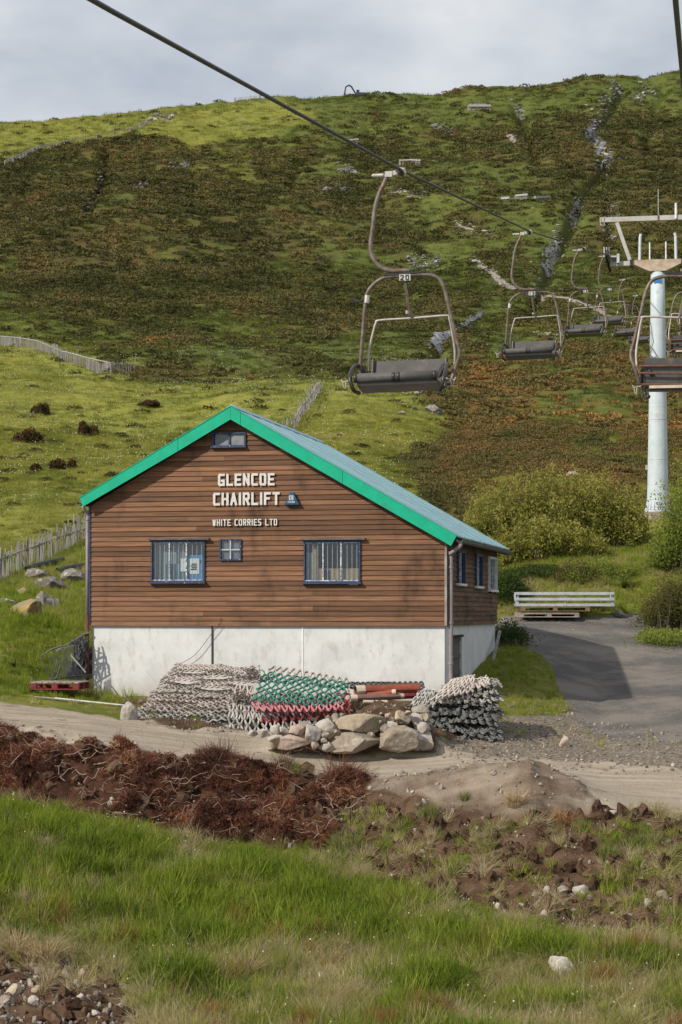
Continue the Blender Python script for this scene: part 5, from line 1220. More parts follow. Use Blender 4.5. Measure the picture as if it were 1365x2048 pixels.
MB().prism([(0, 0), (.95, 0), (.95, .85), (.3, .6)], .0, .03).build('dark_panel', M_POLY, e, loc=Q(130, 1358, 43.75))

def pallet(name, loc, rz, L_, W_, H_, mt, mb_, label, nb=8, skew=0):
    e = empty(name, loc, rz, label, 'pallet')
    for k in range(nb): MB().box((-L_ / 2 + (k + .5) * L_ / nb, 0, H_ - .011), (L_ / nb * .80, W_, .022)).build('deck_board', mt, e)
    for y in (-W_ / 2 + .05, 0, W_ / 2 - .05):
        MB().box((0, y, H_ - .033), (L_ - .004, .095, .022)).build('stringer', mb_, e)
        for x in (-L_ / 2 + .07, 0, L_ / 2 - .07): MB().box((x, y, H_ / 2 - .01), (.13, .092, H_ - .068)).build('block', mb_, e)
        MB().box((0, y, .011), (L_ - .004, .095, .022)).build('stringer', mb_, e)
    return e
M_GPL = simple("grey_pallet_wood", (.34, .31, .28), (.24, .21, .19), 6, .85, rnd=.18); M_RPL = simple("red_pallet_paint", (.22, .035, .045), (.15, .03, .035), 6, .8); M_BPL = simple("brown_pallet_wood", (.22, .15, .09), (.14, .095, .06), 6, .85, rnd=.15)
g_ = at(121, 1388, 42.3); pallet('pallet', Vector((g_.x, g_.y, gz(g_.x, g_.y) + .10)), -.12, 1.05, .95, .16, M_GPL, M_RPL, 'red painted pallet with grey deck boards left of the hut')
for k, (a, b, c, d) in enumerate([((82, 1398), (60, 1410), (170, 1400), .02)] and [(110, 1398, 262, 1404), (70, 1405, 165, 1398), (85, 1418, 150, 1408)]):
    p, q = at(a, b, 41.3), at(c, d, 41.3); p.z = gz(p.x, p.y) + .05; q.z = gz(q.x, q.y) + .05; tag(MB().tube([p, q], .018, 6).build('plastic_tube' if k == 0 else 'timber_scrap', M_WHITEP if k == 0 else M_GPL), ['long white tube lying along the foot of the white wall', 'grey stick lying in front of the red pallet', 'short grey timber scrap nearer the track by the pallet'][k], 'scrap')

# ------------------------------------------------------------ steel beams on pallets by the road
M_GALV = simple("galvanised_beam", (.50, .53, .56), (.38, .41, .44), 5, .5, metal=.25, rnd=.05)
dB = 58.2; y0 = dB; cxp = at(1128, 1238, dB); zb = gz(cxp.x, dB)
pl2 = pallet('pallet', Vector((at(1092, 0, dB).x, dB - .3, zb + .0)), .06, 1.75, .9, .13, M_GPL, M_GPL, 'weathered grey pallet lowest under the steel beams', 7); pl1 = pallet('pallet', Vector((at(1108, 0, dB).x, dB, zb + .17)), 0, 2.0, .9, .15, M_BPL, M_BPL, 'brown pallet directly beneath the steel beams', 8)
e = empty('steel_frame', Vector((cxp.x, dB, zb + .32)), 0, 'long pale galvanised steel beams bolted in three tiers on the pallets', 'steel frame')
for k in range(3):
    for y in (-.32, .32):
        B = MB(); zz = k * .165; B.prism([(-1.42, zz), (1.42, zz), (1.42, zz + .012), (-1.42, zz + .012)], y - .06, y + .06); B.prism([(-1.42, zz + .013), (1.42, zz + .013), (1.42, zz + .065), (-1.42, zz + .065)], y - .06, y - .05); B.prism([(-1.42, zz + .066), (1.42, zz + .066), (1.42, zz + .078), (-1.42, zz + .078)], y - .06, y + .06); B.build('beam', M_GALV, e)
for x in (-1.36, 0, 1.36):
    for k in range(2): MB().bar((x, -.30, k * .165 + .08), (x, -.30, k * .165 + .162), .05, .03).build('spacer', M_GALV, e)
for x in (-1.425, 1.38): MB().prism([(-.3, .08), (.3, .22), (.3, .34), (-.3, .18)], x, x + .04, 'x').build('end_brace', M_GALV, e)

# ------------------------------------------------------------ ropes
LD = Vector((.1825, 1, 0)).normalized(); LA = math.atan2(.1825, 1)
def rz_at(d): return float(np.interp(d, [4, 12.4, 25, 43.2, 62.5, 79, 96, 115, 140, 200, 300, 500, 900], [2.72, 3.80, 5.53, 8.23, 11.37, 14.1, 16.0, 18.2, 21.5, 33, 58, 112, 240]))
M_ROPE = simple("greased_rope", (.03, .03, .032), (.015, .015, .016), 40, .5, spec=.4)
def rope_pts(c, d0, d1): return [Vector((c + .1825 * d, d, rz_at(d))) for d in np.concatenate([np.linspace(d0, 79, 60), np.linspace(80, d1, 20)])]
CL, CR = -3.82, -.19
tag(MB().tube(rope_pts(CL, 4, 118), .019, 8, False).build('haul_rope', M_ROPE, smooth=True), 'black haul rope crossing the sky from upper left to the pylon', 'cable')
tag(MB().tube(rope_pts(CR, 4, 118), .019, 8, False).build('haul_rope', M_ROPE, smooth=True), 'black haul rope at the upper right edge of the picture', 'cable')

# ------------------------------------------------------------ chairs
M_PLATE = simple('plate_paint', (.52, .51, .48), (.42, .41, .38), 12, .6)
M_FR = simple("worn_chair_tube", (.175, .15, .125), (.105, .08, .062), 14, .5, metal=.3, c3=(.135, .068, .045), s3=3.5, t3=(.50, .72)); M_RED = simple("rusty_tube", (.15, .065, .045), (.10, .045, .033), 12, .6)
M_PALE = simple("pale_bar", (.45, .42, .39), (.36, .31, .28), 10, .45, metal=.3); M_SEAT = simple("seat_panel", (.095, .092, .088), (.068, .064, .062), 5, .6, c3=(.13, .115, .10), s3=3); M_PAD = simple("black_vinyl", (.030, .027, .026), (.02, .018, .018), 6, .4, spec=.45); M_ZINC = simple("zinc_clamp", (.46, .45, .42), (.34, .31, .27), 12, .45, metal=.5)
def Cc(cx, cy, y=0.0): return Vector(((cx - 530) / 682.5, y, -(cy - 80) / 682.5))
def make_chair(label, num):
    e = empty('lift_chair', (0, 0, 0), 0, label, 'lift chair', 'chairs hanging on the lift')
    hp = smooth_path([Cc(415, 105), Cc(395, 160), Cc(345, 265), Cc(312, 380), Cc(292, 540), Cc(272, 700), Cc(290, 800), Cc(350, 880), Cc(440, 918), Cc(520, 922), Cc(620, 922)], 4)
    MB().tube(hp, .030, 10).build('hanger_arm', M_FR, e, True)
    B = MB(); B.tube([Cc(290, 103), Cc(385, 103)], .026, 12); B.tube([Cc(280, 104), Cc(400, 104)], .012, 8); B.build('grip_spring', M_ZINC, e)
    B = MB(); B.box(Cc(430, 98), (.09, .07, .07)); B.bar(Cc(430, 98), Cc(505, 82), .05, .055); B.tube([Cc(500, 84), Cc(525, 58), Cc(560, 62), Cc(572, 95)], [.028, .034, .03, .018], 10); B.build('rope_grip', M_ZINC, e)
    MB().tube([Cc(520, 78, -.10), Cc(532, 80, .10)], .036, 10).build('grip_jaw', M_BLACK, e)
    MB().bar(Cc(388, 958), Cc(748, 938), .06, .024).build('cross_bar', M_BLACK, e)
    for x in (538, 602): MB().lathe([(0, -.045), (.014, -.045), (.014, .025), (0, .025)], 8, tuple(Cc(x, 925))).build('bolt', M_ZINC, e)
    fp = smooth_path([Cc(185, 1800, .05), Cc(182, 1700, .02), Cc(200, 1500), Cc(225, 1200), Cc(242, 1110), Cc(290, 1040), Cc(370, 985), Cc(460, 968), Cc(540, 966), Cc(650, 962), Cc(750, 962), Cc(850, 992), Cc(905, 1080), Cc(942, 1230), Cc(1000, 1480), Cc(1038, 1630), Cc(1012, 1720, .03), Cc(985, 1800, .03), Cc(962, 1890, .0)], 4)
    MB().tube(fp, .024, 10).build('outer_frame', M_FR, e, True)
    sp = smooth_path([Cc(240, 1790, .10), Cc(248, 1600, .08), Cc(288, 1430, .06), Cc(312, 1360, .05), Cc(350, 1335, .05), Cc(640, 1324, .05), Cc(915, 1310, .05), Cc(945, 1335, .05), Cc(972, 1480, .06), Cc(990, 1620, .08), Cc(984, 1740, .1)], 4)
    MB().tube(sp, .014, 8).build('inner_frame', M_PALE, e, True)
    B = MB(); B.bar(Cc(562, 968), Cc(592, 1200, .02), .03, .028); B.bar(Cc(592, 1200, .02), Cc(628, 1328, .05), .045, .022); B.build('centre_strut', M_FR, e); MB().lathe([(0, -.02), (.02, -.02), (.02, .02), (0, .02)], 8, tuple(Cc(590, 1280, -.02))).build('knob', M_ZINC, e)
    if num is not None:
        pl_ = MB().box(Cc(572, 985, -.035), (.140, .008, .080)).build('number_plate', M_PLATE, e)
        for k, ch in enumerate(num): letter_mb(ch, Cc(572, 985).x - .060 + k * .068, Cc(572, 985).z - .034, .046, .066, .012, -.040, .003).build('digit', M_BLACK, pl_)
    # backrest, its back bars and the seat
    bx = (290, 925)
    B = MB(); B.v = [tuple(Cc(300, 1685, .10)), tuple(Cc(925, 1672, .10)), tuple(Cc(905, 1925, .02)), tuple(Cc(292, 1925, .02))]; B.v += [tuple(Vector(v) + Vector((0, .03, .005))) for v in B.v]
    B.f = [(0, 1, 2, 3), (7, 6, 5, 4), (0, 4, 5, 1), (1, 5, 6, 2), (2, 6, 7, 3), (3, 7, 4, 0)]; B.build('backrest', M_SEAT, e)
    for x in (288, 918): MB().tube([Cc(x, 1672, .09), Cc(x - 6, 1925, .01)], .024, 8).build('backrest_edge', M_PAD, e)
    for yy, z_ in ((.10, 1745), (.06, 1900)): MB().tube([Cc(262, z_ + 2, yy + .035), Cc(950, z_ - 8, yy + .035)], .015, 8).build('back_rail', M_RED, e)
    MB().tube(smooth_path([Cc(240, 1790, .10), Cc(262, 1802, .13), Cc(330, 1812, .14), Cc(900, 1800, .14), Cc(960, 1785, .13), Cc(984, 1740, .1)], 3), .013, 8).build('rear_loop', M_RED, e, True)
    B = MB(); B.tube([Cc(190, 1865, -.42), Cc(885, 1850, -.42)], .056, 14); B.build('seat_roll', M_SEAT, e, True)
    B = MB()
    for x in (180, 505, 545, 850): B.tube([Cc(x, 1866 - (x - 180) * .02, -.42), Cc(x + 28, 1866 - (x - 180) * .02, -.42)], .059, 14)
    B.build('seat_strap', M_PAD, e, True)
    V = [Cc(205, 1895, -.42), Cc(885, 1885, -.42), Cc(900, 1905, .06), Cc(200, 1925, .06)]; B = MB(); B.v = [tuple(v) for v in V] + [tuple(v - Vector((0, 0, .05))) for v in V]
    B.f = [(0, 1, 2, 3), (7, 6, 5, 4), (0, 4, 5, 1), (1, 5, 6, 2), (2, 6, 7, 3), (3, 7, 4, 0)]; B.build('seat', M_PAD, e)
    MB().box((Cc(545, 0).x, .09, Cc(0, 1915).z), (.98, .05, .035)).build('seat_rear_edge', M_CREAM, e)
    for x, s in ((180, 1), (905, -1)):
        a = smooth_path([Cc(x + 55 * s, 1820, .10), Cc(x - 0 * s, 1735, .06), Cc(x - 28 * s, 1735, -.10), Cc(x - 40 * s, 1800, -.30), Cc(x - 36 * s, 1870, -.42), Cc(x - 10 * s, 1960, -.40), Cc(x + 15 * s, 1975, -.2)], 4); MB().tube(a, .026, 8).build('armrest', M_PAD, e, True)
        MB().bar(Cc(x + 5 * s, 1730, .03), Cc(x + 60 * s, 1830, .06), .03, .05).build('side_plate', M_BLACK, e)
        a = smooth_path([Cc(x - 40 * s, 1870, -.3), Cc(x - 75 * s, 1880, -.3), Cc(x - 115 * s, 1885, -.3), Cc(x - 122 * s, 1865, -.3)], 3); MB().tube(a, .009, 6).build('ski_hook', M_PALE, e, True)
        a = smooth_path([Cc(x - 112 * s, 1885, -.3), Cc(x - 105 * s, 1925, -.3), Cc(x - 90 * s, 1945, -.3), Cc(x - 86 * s, 1890, -.3)], 3); MB().tube(a, .007, 6).build('ski_hook', M_PALE, e, True)
    o = MB().tube([Cc(225, 1150), Cc(160, 1185), Cc(112, 1150)], .012, 6).build('ski_rest', M_BLACK, e); B = MB(); B.tube([Cc(160, 1183), Cc(112, 1150)], .022, 8); B.build('rubber_sleeve', M_PAD, o); MB().tube([Cc(244, 1125), Cc(238, 1190)], .034, 8).build('rest_bracket', M_ZINC, o)
    return e
def place(e, c, d, flip=False, sw=0.0):
    e.location = (c + .1825 * d, d, rz_at(d) - .03); e.rotation_euler = (0, sw, -LA + (math.pi if flip else 0))
ch = make_chair('nearest empty two seat chair with number plate 20 hanging left of the pylon', '20'); place(ch, CL, 25)
protoB = make_chair('second chair down the left rope, seen in front of the brown hillside', '19'); place(protoB, CL, 43.2)
p3 = make_chair('third chair along the left rope, just left of the pylon arm', '18'); place(p3, CL, 62.5)
p4 = make_chair('fourth chair, hanging directly below the left pylon wheels', '17'); place(p4, CL, 78)
plain = make_chair('large chair seen from behind at the right edge in front of the pylon', None); place(plain, CR, 25, True)
for c, d, fl, lab in ((CL, 96, False, 'small chair beyond the pylon, its hanger left of the column'), (CL, 114, False, 'farthest small chair half hidden behind the pylon column'), (CR, 47, True, 'chair seen from behind at the right edge, right of the column'), (CR, 66, True, 'chair farther up the right rope cut off by the picture edge'), (CR, 96, True, 'distant chair on the right rope just right of the pylon')):
    k = copy_tree(plain); k['label'] = lab; place(k, c, d, fl)

# ------------------------------------------------------------ pylon
dP = 79.0; pb = at(1316, 1026, dP); M_PYL = simple("pylon_paint", (.50, .56, .60), (.42, .48, .52), 2.5, .5, bs=.08, c3=(.36, .40, .42), s3=1.4, t3=(.56, .72)); M_BEAM = simple("rusting_beam", (.42, .42, .40), (.34, .33, .31), 3, .6, c3=(.30, .17, .09), s3=.8, t3=(.54, .68)); M_RUST2 = simple("rusty_saddle", (.33, .21, .12), (.45, .41, .35), 2.2, .7)
py_ = empty('lift_pylon', pb, -LA, 'tall white steel chairlift pylon with cross arm above the willow thicket', 'pylon'); K = dP / F
def pz(y): return (1026 - y) * K
MB().lathe([(22.5 * K, pz(1020)), (21 * K, pz(980)), (19.5 * K, pz(905)), (18 * K, pz(820)), (16.3 * K, pz(720)), (14.6 * K, pz(620)), (14 * K, pz(545)), (0, pz(545))], 40).build('column', M_PYL, py_, True)
for y, r in ((920, 20.2), (840, 18.9), (815, 18.2)): MB().lathe([(r * K * .97, pz(y)), (r * K * 1.0, pz(y)), (r * K * 1.0, pz(y) + .03), (r * K * .96, pz(y) + .03)], 36).build('seam_ring', M_PYL, py_)
B = MB(); n = 20
for k in range(n):
    a = 2 * math.pi * k / n; u = Vector((math.cos(a), math.sin(a), 0)); s = Vector((-math.sin(a), math.cos(a), 0)) * .012
    b = len(B.v); tri = [u * 21.5 * K + Vector((0, 0, pz(1000))), u * 26 * K + Vector((0, 0, pz(1023))), u * 20 * K + Vector((0, 0, pz(1023)))]
    for sg in (-1, 1):
        for t in tri: B.v.append(tuple(t + s * sg))
    B.f += [(b, b + 1, b + 2), (b + 5, b + 4, b + 3), (b, b + 3, b + 4, b + 1), (b + 1, b + 4, b + 5, b + 2), (b + 2, b + 5, b + 3, b)]
B.build('base_gusset', M_PYL, py_); MB().lathe([(0, pz(1021)), (27 * K, pz(1021)), (27 * K, pz(1024.5)), (0, pz(1024.5))], 28).build('base_flange', M_PYL, py_)
MB().lathe([(0, pz(1024.6)), (36 * K, pz(1024.6)), (38 * K, pz(1045)), (0, pz(1045))], 10).build('concrete_foot', M_SG, py_)
MB().box((-1 * K, -14.6 * K, pz(562)), (13 * K, .02, 12 * K)).build('blue_plate', simple("bright_blue", (.03, .20, .55)), py_)
MB().box((-22 * K, -3 * K, pz(935)), (5 * K, .10, 9 * K)).build('junction_box', M_ZINC, py_); MB().tube([(-21 * K, -2 * K, pz(940)), (-21 * K, -2 * K, pz(1018))], .015, 6).build('conduit', M_BLACK, py_)
sad = MB().prism([(-46 * K, pz(521)), (46 * K, pz(521)), (46 * K, pz(530)), (16 * K, pz(544)), (-16 * K, pz(544)), (-46 * K, pz(530))], -.28, .28).build('saddle', M_RUST2, py_)
for s in (-1, 1):
    MB().box((s * 70 * K, 0, pz(526)), (49 * K, .34, 9 * K)).build('cross_arm', M_BEAM, py_)
    MB().box((s * 52 * K, 0, pz(526)), (5 * K, .5, 13 * K)).build('joint_plate', M_BLACK, py_)
    B = MB(); B.box((s * 78 * K, -.2, pz(517)), (5 * K, .3, 18 * K)); B.box((s * 86 * K, -.2, pz(513)), (16 * K, .3, 3 * K)); B.build('arm_bracket', M_GALV, py_)
    MB().bar((s * 55 * K, -.05, pz(520)), (s * 81 * K, -.05, pz(443)), .14, .16, (0, 1, 0)).build('gantry_strut', M_BEAM, py_)
    MB().tube([(s * 36 * K, 0, pz(521)), (s * 35 * K, 0, pz(474)), (s * 33.5 * K, 0, pz(467))], .055, 8).build('lifting_post', M_PYL, py_)
    MB().tube([(s * 16 * K, .1, pz(521)), (s * 16 * K, .1, pz(483))], .03, 6).build('rod', M_WHITEP, py_)
    sb = empty('sheave_battery', (s * 98 * K, 0, pz(520)), 0); sb.parent = py_
    MB().box((0, 0, 0), (.10, 3.0, .16)).build('sheave_beam', M_BLACK, sb)
    for k in range(6):
        y = -1.5 + k * .6; B = MB(); B.lathe([(0, -.05), (.20, -.05), (.22, -.04), (.17, -.015), (.17, .015), (.22, .04), (.20, .05), (0, .05)], 18); o = B.build('sheave', M_BLACK, sb, True); o.rotation_euler = (0, R(90), 0); o.location = (-s * .0, y, .02 + .22 * 0)
    for k in (-1, 0, 1): MB().tube([(k * .08, -1.4 + .1 * k, .05), (k * .1, -1.4, .32)], .03, 6).build('guard_pin', M_ZINC, sb)
B = MB(); B.box((0, -.05, pz(437)), (230 * K, .17, 9.5 * K)); B.build('gantry_beam', M_BEAM, py_)
for s in (-1, 1):
    for k in (0, 7): MB().box((s * (113 - k) * K, -.05, pz(441)), (1.2 * K, .22, 16 * K)).build('gantry_bracket', M_RUST2, py_)
MB().tube([(1 * K, 0, pz(445)), (1 * K, 0, pz(378))], .018, 6).build('aerial', M_ZINC, py_); MB().box((1 * K, -.15, pz(440)), (2.5 * K, .05, 16 * K)).build('aerial_bracket', M_RED, py_)
MB().tube([(36 * K, -.15, pz(440)), (36 * K, -.15, pz(409))], .05, 8).build('sensor_post', M_WHITEP, py_); B = MB(); B.tube([(31 * K, -.15, pz(409)), (36 * K, -.15, pz(414)), (42 * K, -.15, pz(407))], .03, 6); B.build('wind_sensor', M_BLACK, py_)

# ------------------------------------------------------------ digger on the skyline
p = hit(706, 191, 850); p.y = 985; p = Vector(((706 - CX) / F * 985, 985, gz((706 - CX) / F * 985, 985))); K2 = 985 / F; ex = empty('excavator', p, 0, 'tracked digger silhouetted on the skyline with its arm raised', 'excavator')
M_EX = simple("dark_machine", (.06, .06, .065), (.04, .04, .045))
MB().prism([(1, 0), (12, 0), (13, 1.2), (12, 2.4), (1, 2.4), (0, 1.2)], -1.4, 1.4).build('tracks', M_BLACK, ex)
MB().prism([(2 , 2.6), (13, 2.6), (13, 5), (7, 5.2), (2, 4.6)], -1.3, 1.3).build('body', M_EX, ex); MB().box((5.5, 0, 6.6), (3.4, 1.6, 2.8)).build('cab', M_EX, ex)
MB().tube([(3, 0, 4), (-1.5, 0, 11.5), (-4, 0, 13)], .95, 6).build('boom', M_EX, ex); MB().tube([(-4, 0, 13), (-7.6, 0, 11), (-8.6, 0, 4.5)], .85, 6).build('arm', M_EX, ex); MB().prism([(-10, 1), (-7.4, 1.4), (-7.6, 4.6), (-9.6, 4.6)], -.8, .8).build('bucket', M_EX, ex)
ex.scale = (.46, .46, .46)

# ------------------------------------------------------------ shrubs
M_WIL = tint_mat("willow_leaves", [(0, (.07, .10, .022)), (.5, (.135, .165, .038)), (1, (.25, .20, .07))], .4); M_STEM = simple("shrub_stems", (.11, .085, .06), (.07, .055, .04), 9, .9)
def leafmat(name, a, b, c, tr=.4):
    m = NT(name); f = m.attr('hue').outputs['Fac']; cr = m.n('ShaderNodeValToRGB'); e = cr.color_ramp.elements; e.new(.5)
    for i, (p, q) in enumerate(((0, a), (.5, b), (1, c))): e[i].position = p; e[i].color = q + (1,)
    m.put(cr.inputs[0], f); m.leaf(cr.outputs[0], tr); return m.m
M_L1 = leafmat("willow_foliage", (.10, .12, .028), (.25, .25, .056), (.38, .30, .10)); M_L2 = leafmat("dark_shrub_foliage", (.022, .040, .012), (.050, .080, .020), (.10, .13, .04)); M_L3 = leafmat("green_shrub_foliage", (.085, .13, .025), (.19, .235, .045), (.32, .33, .08)); M_L4 = leafmat("broom_foliage", (.05, .06, .02), (.11, .11, .035), (.22, .16, .06))
def shrub(name, blobs, d, nst, leaf, m, label, seed, upright=.8, group=None, dens=1.0, dmin=58, per=46):
    """many shoots rising through the blobs (photo x, base y, half width px, height px, depth offset); each shoot carries small leaves"""
    r = np.random.default_rng(seed); V = []; Fc = []; H = []; B = MB()
    g0 = hit(blobs[0][0], blobs[0][1], dmin); e = empty(name, g0, 0, label, 'shrub', group)
    tot = sum(b[2] * b[3] for b in blobs)
    for (bx, by, hw, hp, dof) in blobs:
        k = int(nst * dens * hw * hp / tot)
        for _ in range(k):
            dd = d + dof + r.normal(0, .45); q = r.uniform(-1, 1); hh = hp / F * dd * math.sqrt(max(.05, 1 - q * q * .85)) * r.uniform(.40, 1.12)
            x = (bx + q * hw - CX) / F * dd; gzv = gz(x, dd); zt = (HZ - by) / F * dd; z0 = gzv
            p0 = Vector((x, dd, z0)); p1 = p0 + Vector((r.normal(0, .12 * hh) + q * .10 * hh, r.normal(0, .12 * hh), max(.25, (zt + hh) - z0) if True else hh))
            if r.random() < .22: B.tube([p0 - e.location, p0.lerp(p1, .6) - e.location + Vector((.02, 0, 0)), p1 - e.location], [.014, .010, .003], 4, False)
            hue0 = r.uniform(.1, .75)
            for j in range(per):
                t = .25 + .8 * r.random() ** .75; c = p0.lerp(p1, t) - e.location; rad = .20 * (1.15 - t) + .05
                c = c + Vector((r.normal(0, rad), r.normal(0, rad), r.normal(0, .05)))
                a = Vector((r.normal(0, 1), r.normal(0, 1), r.normal(upright, .8))).normalized(); s = a.cross(Vector(r.normal(0, 1, 3))).normalized(); f = leaf * r.uniform(.6, 1.4); b = len(V)
                V += [c - s * f * .3, c + s * f * .3, c + a * f]; Fc.append((b, b + 1, b + 2)); H += [min(1, max(0, hue0 * .6 + .55 * (t - .25) * r.uniform(.4, 1.2)))] * 3
    me = pyd(V, Fc, 'foliage'); add_attr(me, 'hue', 'FLOAT', np.array(H)); link_mesh('foliage', me, m, e); B.build('stems', M_STEM, e, kind='stuff')
    return e
shrub('willow_thicket', [(1115, 1100, 170, 150, 1.5), (1040, 1090, 95, 120, .5), (1200, 1058, 66, 92, 2.5), (1090, 1120, 110, 80, -1.5)], 68, 1050, .10, M_L1, 'wide yellow green willow thicket between the hut and the pylon', 11)
shrub('shrub', [(1065, 1185, 45, 48, 0)], 62, 170, .07, M_L2, 'dark green bush behind the steel beams', 12); shrub('shrub', [(1012, 1195, 26, 50, 0)], 60, 120, .07, M_L2, 'dark bush beside the back corner of the hut', 13, dmin=55)
shrub('shrub', [(1350, 1140, 34, 100, 0), (1385, 1140, 40, 200, 0)], 62, 480, .075, M_L3, 'tall green bush at the right edge below the pylon', 14); shrub('shrub', [(1345, 1255, 55, 80, 0), (1375, 1250, 60, 110, 0)], 56.5, 420, .055, M_L4, 'brown green broom bush over the road edge at the right', 15, dmin=52)
shrub('shrub', [(1345, 1330, 30, 28, 0), (1310, 1285, 26, 24, 0)], 53.5, 130, .05, M_L3, 'low green plants at the right edge of the road', 16, dmin=48); shrub('shrub', [(1205, 1190, 60, 70, 0)], 61.5, 200, .05, M_L3, 'thin green bush above the right end of the beams', 17)
shrub('shrub', [(1155, 1180, 40, 55, 0)], 61.5, 110, .05, M_L4, 'thin dry bush above the middle of the beams', 18); shrub('shrub', [(1020, 1290, 26, 44, 0)], 51.5, 60, .06, M_L2, 'dark twiggy plant on the grass at the back corner of the hut', 19, dmin=46)
shrub('shrub', [(970, 1165, 26, 60, 0)], 64, 90, .07, M_L1, 'bush rising behind the hut eaves', 20)
def fern(px, py, n, ln, label, seed, dmin=58):
    r = np.random.default_rng(seed); g0 = hit(px, py, dmin); V = []; Fc = []; H = []
    for k in range(n):
        a = r.uniform(0, 6.28); el = r.uniform(.6, 1.2); L_ = ln * r.uniform(.7, 1.1); h = Vector((math.cos(a), math.sin(a), 0))
        for j in range(16):
            t = j / 16; c = h * (L_ * t * math.cos(el)) + Vector((0, 0, L_ * (math.sin(el) * t - .45 * t * t))); sd2 = Vector((-h.y, h.x, -.1)); wv = .20 * ln * math.sin(math.pi * min(1, t * .9 + .12)) + .01; hh_ = r.uniform(.3, 1)
            for sg in (-1, 1):
                b = len(V); V += [c, c + sd2 * sg * wv + h * wv * .4, c + h * L_ * .05]; Fc.append((b, b + 1, b + 2)); H += [hh_] * 3
    me = pyd(V, Fc, 'fern'); add_attr(me, 'hue', 'FLOAT', np.array(H)); o = link_mesh('fern', me, M_FERN); o.location = g0; return tag(o, label, 'fern', 'ferns on the bank')
M_FERN = leafmat("fern_fronds", (.07, .13, .02), (.13, .20, .035), (.22, .27, .06), .5)
for a in [(1320, 1140, 26, 1.0, 'largest bright fern below the pylon at the right'), (1345, 1120, 18, .9, 'fern at the right edge under the tall bush'), (1250, 1175, 18, .7, 'fern above the right end of the beams'), (1068, 1120, 14, .7, 'fern in front of the willow thicket'), (1110, 1118, 14, .7, 'second fern in front of the willow thicket, farther right'), (1290, 1095, 14, .6, 'small fern just below the pylon foot')]:
    fern(a[0], a[1], a[2], a[3], a[4], int(a[0]))
for a in [(60, 1345, 18, .5, 'fern at the foot of the slope left of the metal rack'), (22, 1330, 16, .5, 'fern at the left edge above the track'), (100, 1300, 14, .45, 'fern left of the metal rack')]: fern(*a[:5], int(a[0]), 41)
def tuft(px, py, mesh_m, n, h, sp, lean, label, cat='plant', seed=1, dmin=24, name='grass_tussock', w_=.008):
    g0 = hit(px, py, dmin); me = blades_mesh(name, n, h, w_, sp, lean, seed); o = link_mesh(name, me, mesh_m); o.location = g0; o.rotation_euler = (random.uniform(-.1, .25), 0, random.uniform(0, 6)); return tag(o, label, cat)
M_STRAW = simple("dead_straw", (.42, .32, .19), (.30, .21, .11), 12, .8); M_TG = simple("tussock_green", (.11, .16, .03), (.20, .19, .06), 9, .7); M_OST = simple("orange_straw", (.42, .24, .11), (.30, .16, .07), 9, .8)
for i, (a, b, m, n, h, sp, ln, lab) in enumerate([(495, 1960, M_STRAW, 420, .55, .10, 2.2, 'pale straw tussock flopped over in the foreground grass'), (90, 1925, M_STRAW, 380, .5, .14, 1.8, 'pale drooping straw tussock above the gravel corner'), (30, 1910, M_STRAW, 320, .5, .12, 1.8, 'straw tussock at the left edge above the gravel'), (1125, 1650, M_OST, 360, .42, .10, 2.2, 'orange straw tuft fallen on the earth bank'), (1030, 1610, M_STRAW, 300, .40, .12, 1.8, 'straw tuft on the front of the earth mound'), (860, 1640, M_TG, 260, .42, .14, 1.2, 'green and straw tussock left on the earth bank'), (690, 1710, M_TG, 420, .55, .20, 1.3, 'large drooping green tussock at the left end of the bank'), (1300, 1700, M_TG, 300, .45, .16, 1.0, 'green tussock at the right end of the bank'), (1215, 1720, M_TG, 220, .35, .12, .9, 'bright green tuft on the right of the bank'), (175, 1395, M_STRAW, 260, .35, .10, 1.6, 'dry grass tussock at the left corner of the hut'), (930, 1600, M_TG, 120, .22, .06, .9, 'small green tuft on the sandy mound'), (975, 1700, M_TG, 160, .3, .12, 1.0, 'green tuft in the middle of the bank'), (1225, 1015 + 750, M_STRAW, 200, .35, .12, 2, 'dry tuft near the pale stones at the right')]):
    tuft(a, b, m, n, h, sp, ln, lab, seed=900 + i, dmin=24)
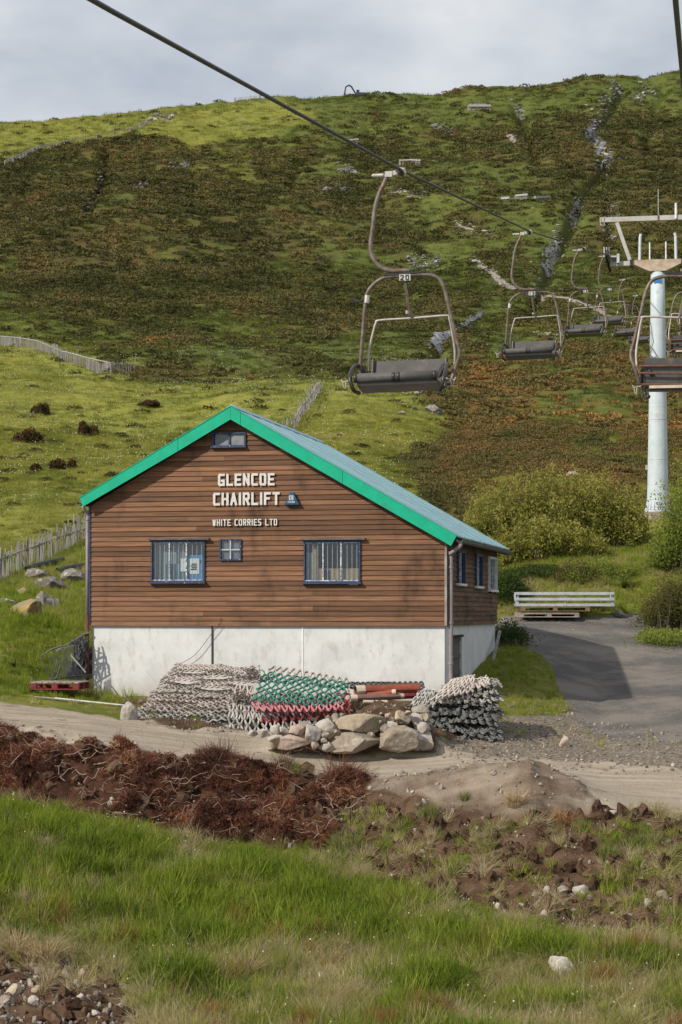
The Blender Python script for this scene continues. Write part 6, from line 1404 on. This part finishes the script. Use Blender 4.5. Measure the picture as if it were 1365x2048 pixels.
# clumps of brown heather in the meadow and on the peat
def clump_mesh(s, h, seed):
    r = np.random.default_rng(seed); V = []; Fc = []
    for k in range(6):
        me = fluff_mesh('lobe', 260, s * r.uniform(.14, .26), h * r.uniform(.45, .95), .12, seed * 7 + k, .6, 1.3); b = len(V); ox, oy = r.normal(0, s * .24), r.normal(0, s * .14)
        V += [(v.co.x + ox, v.co.y + oy, v.co.z) for v in me.vertices]; Fc += [tuple(b + i for i in p.vertices) for p in me.polygons]; bpy.data.meshes.remove(me)
    return pyd(V, Fc, 'heather_clump')
for i, (a, b, w_, h, lab) in enumerate([(85, 820, 48, 26, 'round brown heather clump in the meadow, upper left'), (170, 858, 46, 30, 'dark brown heather clump in the middle of the left meadow'), (60, 872, 80, 34, 'wide dark heather clump near the left edge of the meadow'), (66, 937, 24, 16, 'small black heather clump low in the meadow'), (115, 930, 50, 22, 'low brown heather patch beside the small black clump'), (305, 808, 50, 14, 'eroded peat patch in the meadow above the left roof slope'), (450, 742, 30, 12, 'small heather clump far up the meadow')]):
    g0 = hit(a, b + h * .4, 62); s = w_ / F * g0.y; hh = h / F * g0.y; o = link_mesh('heather_clump', clump_mesh(s, hh, 950 + i), leafmat(f"clump_heather_{i}", (.03, .026, .014), (.075, .046, .022), (.13, .075, .035), .1) if i == 0 else bpy.data.materials['clump_heather_0']); add_attr(o.data, 'hue', 'FLOAT', np.repeat(rng.random(len(o.data.vertices) // 3), 3)); o.location = g0; tag(o, lab, 'heather')
for i, (a, b, w_, h, lab) in enumerate([(680, 1556, 70, 46, 'rust brown heap of uprooted heather standing by the track'), (440, 1520, 60, 26, 'uprooted heather heap at the middle of the track edge'), (570, 1535, 40, 20, 'small dark heap of uprooted heather beside the track')]):
    g0 = hit(a, b + h * .35, 33); V = twig_mesh('heap', 1500, 960 + i, .30, .010); s = w_ / F * g0.y / .5
    o = link_mesh('heather_heap', V, simple(f"heap_heather_{i}", [(.17, .065, .035), (.10, .045, .03), (.10, .05, .035)][i], (.07, .03, .02), 9, .9)); o.location = g0; o.scale = (s, s * .8, s * .95); tag(o, lab, 'heather')
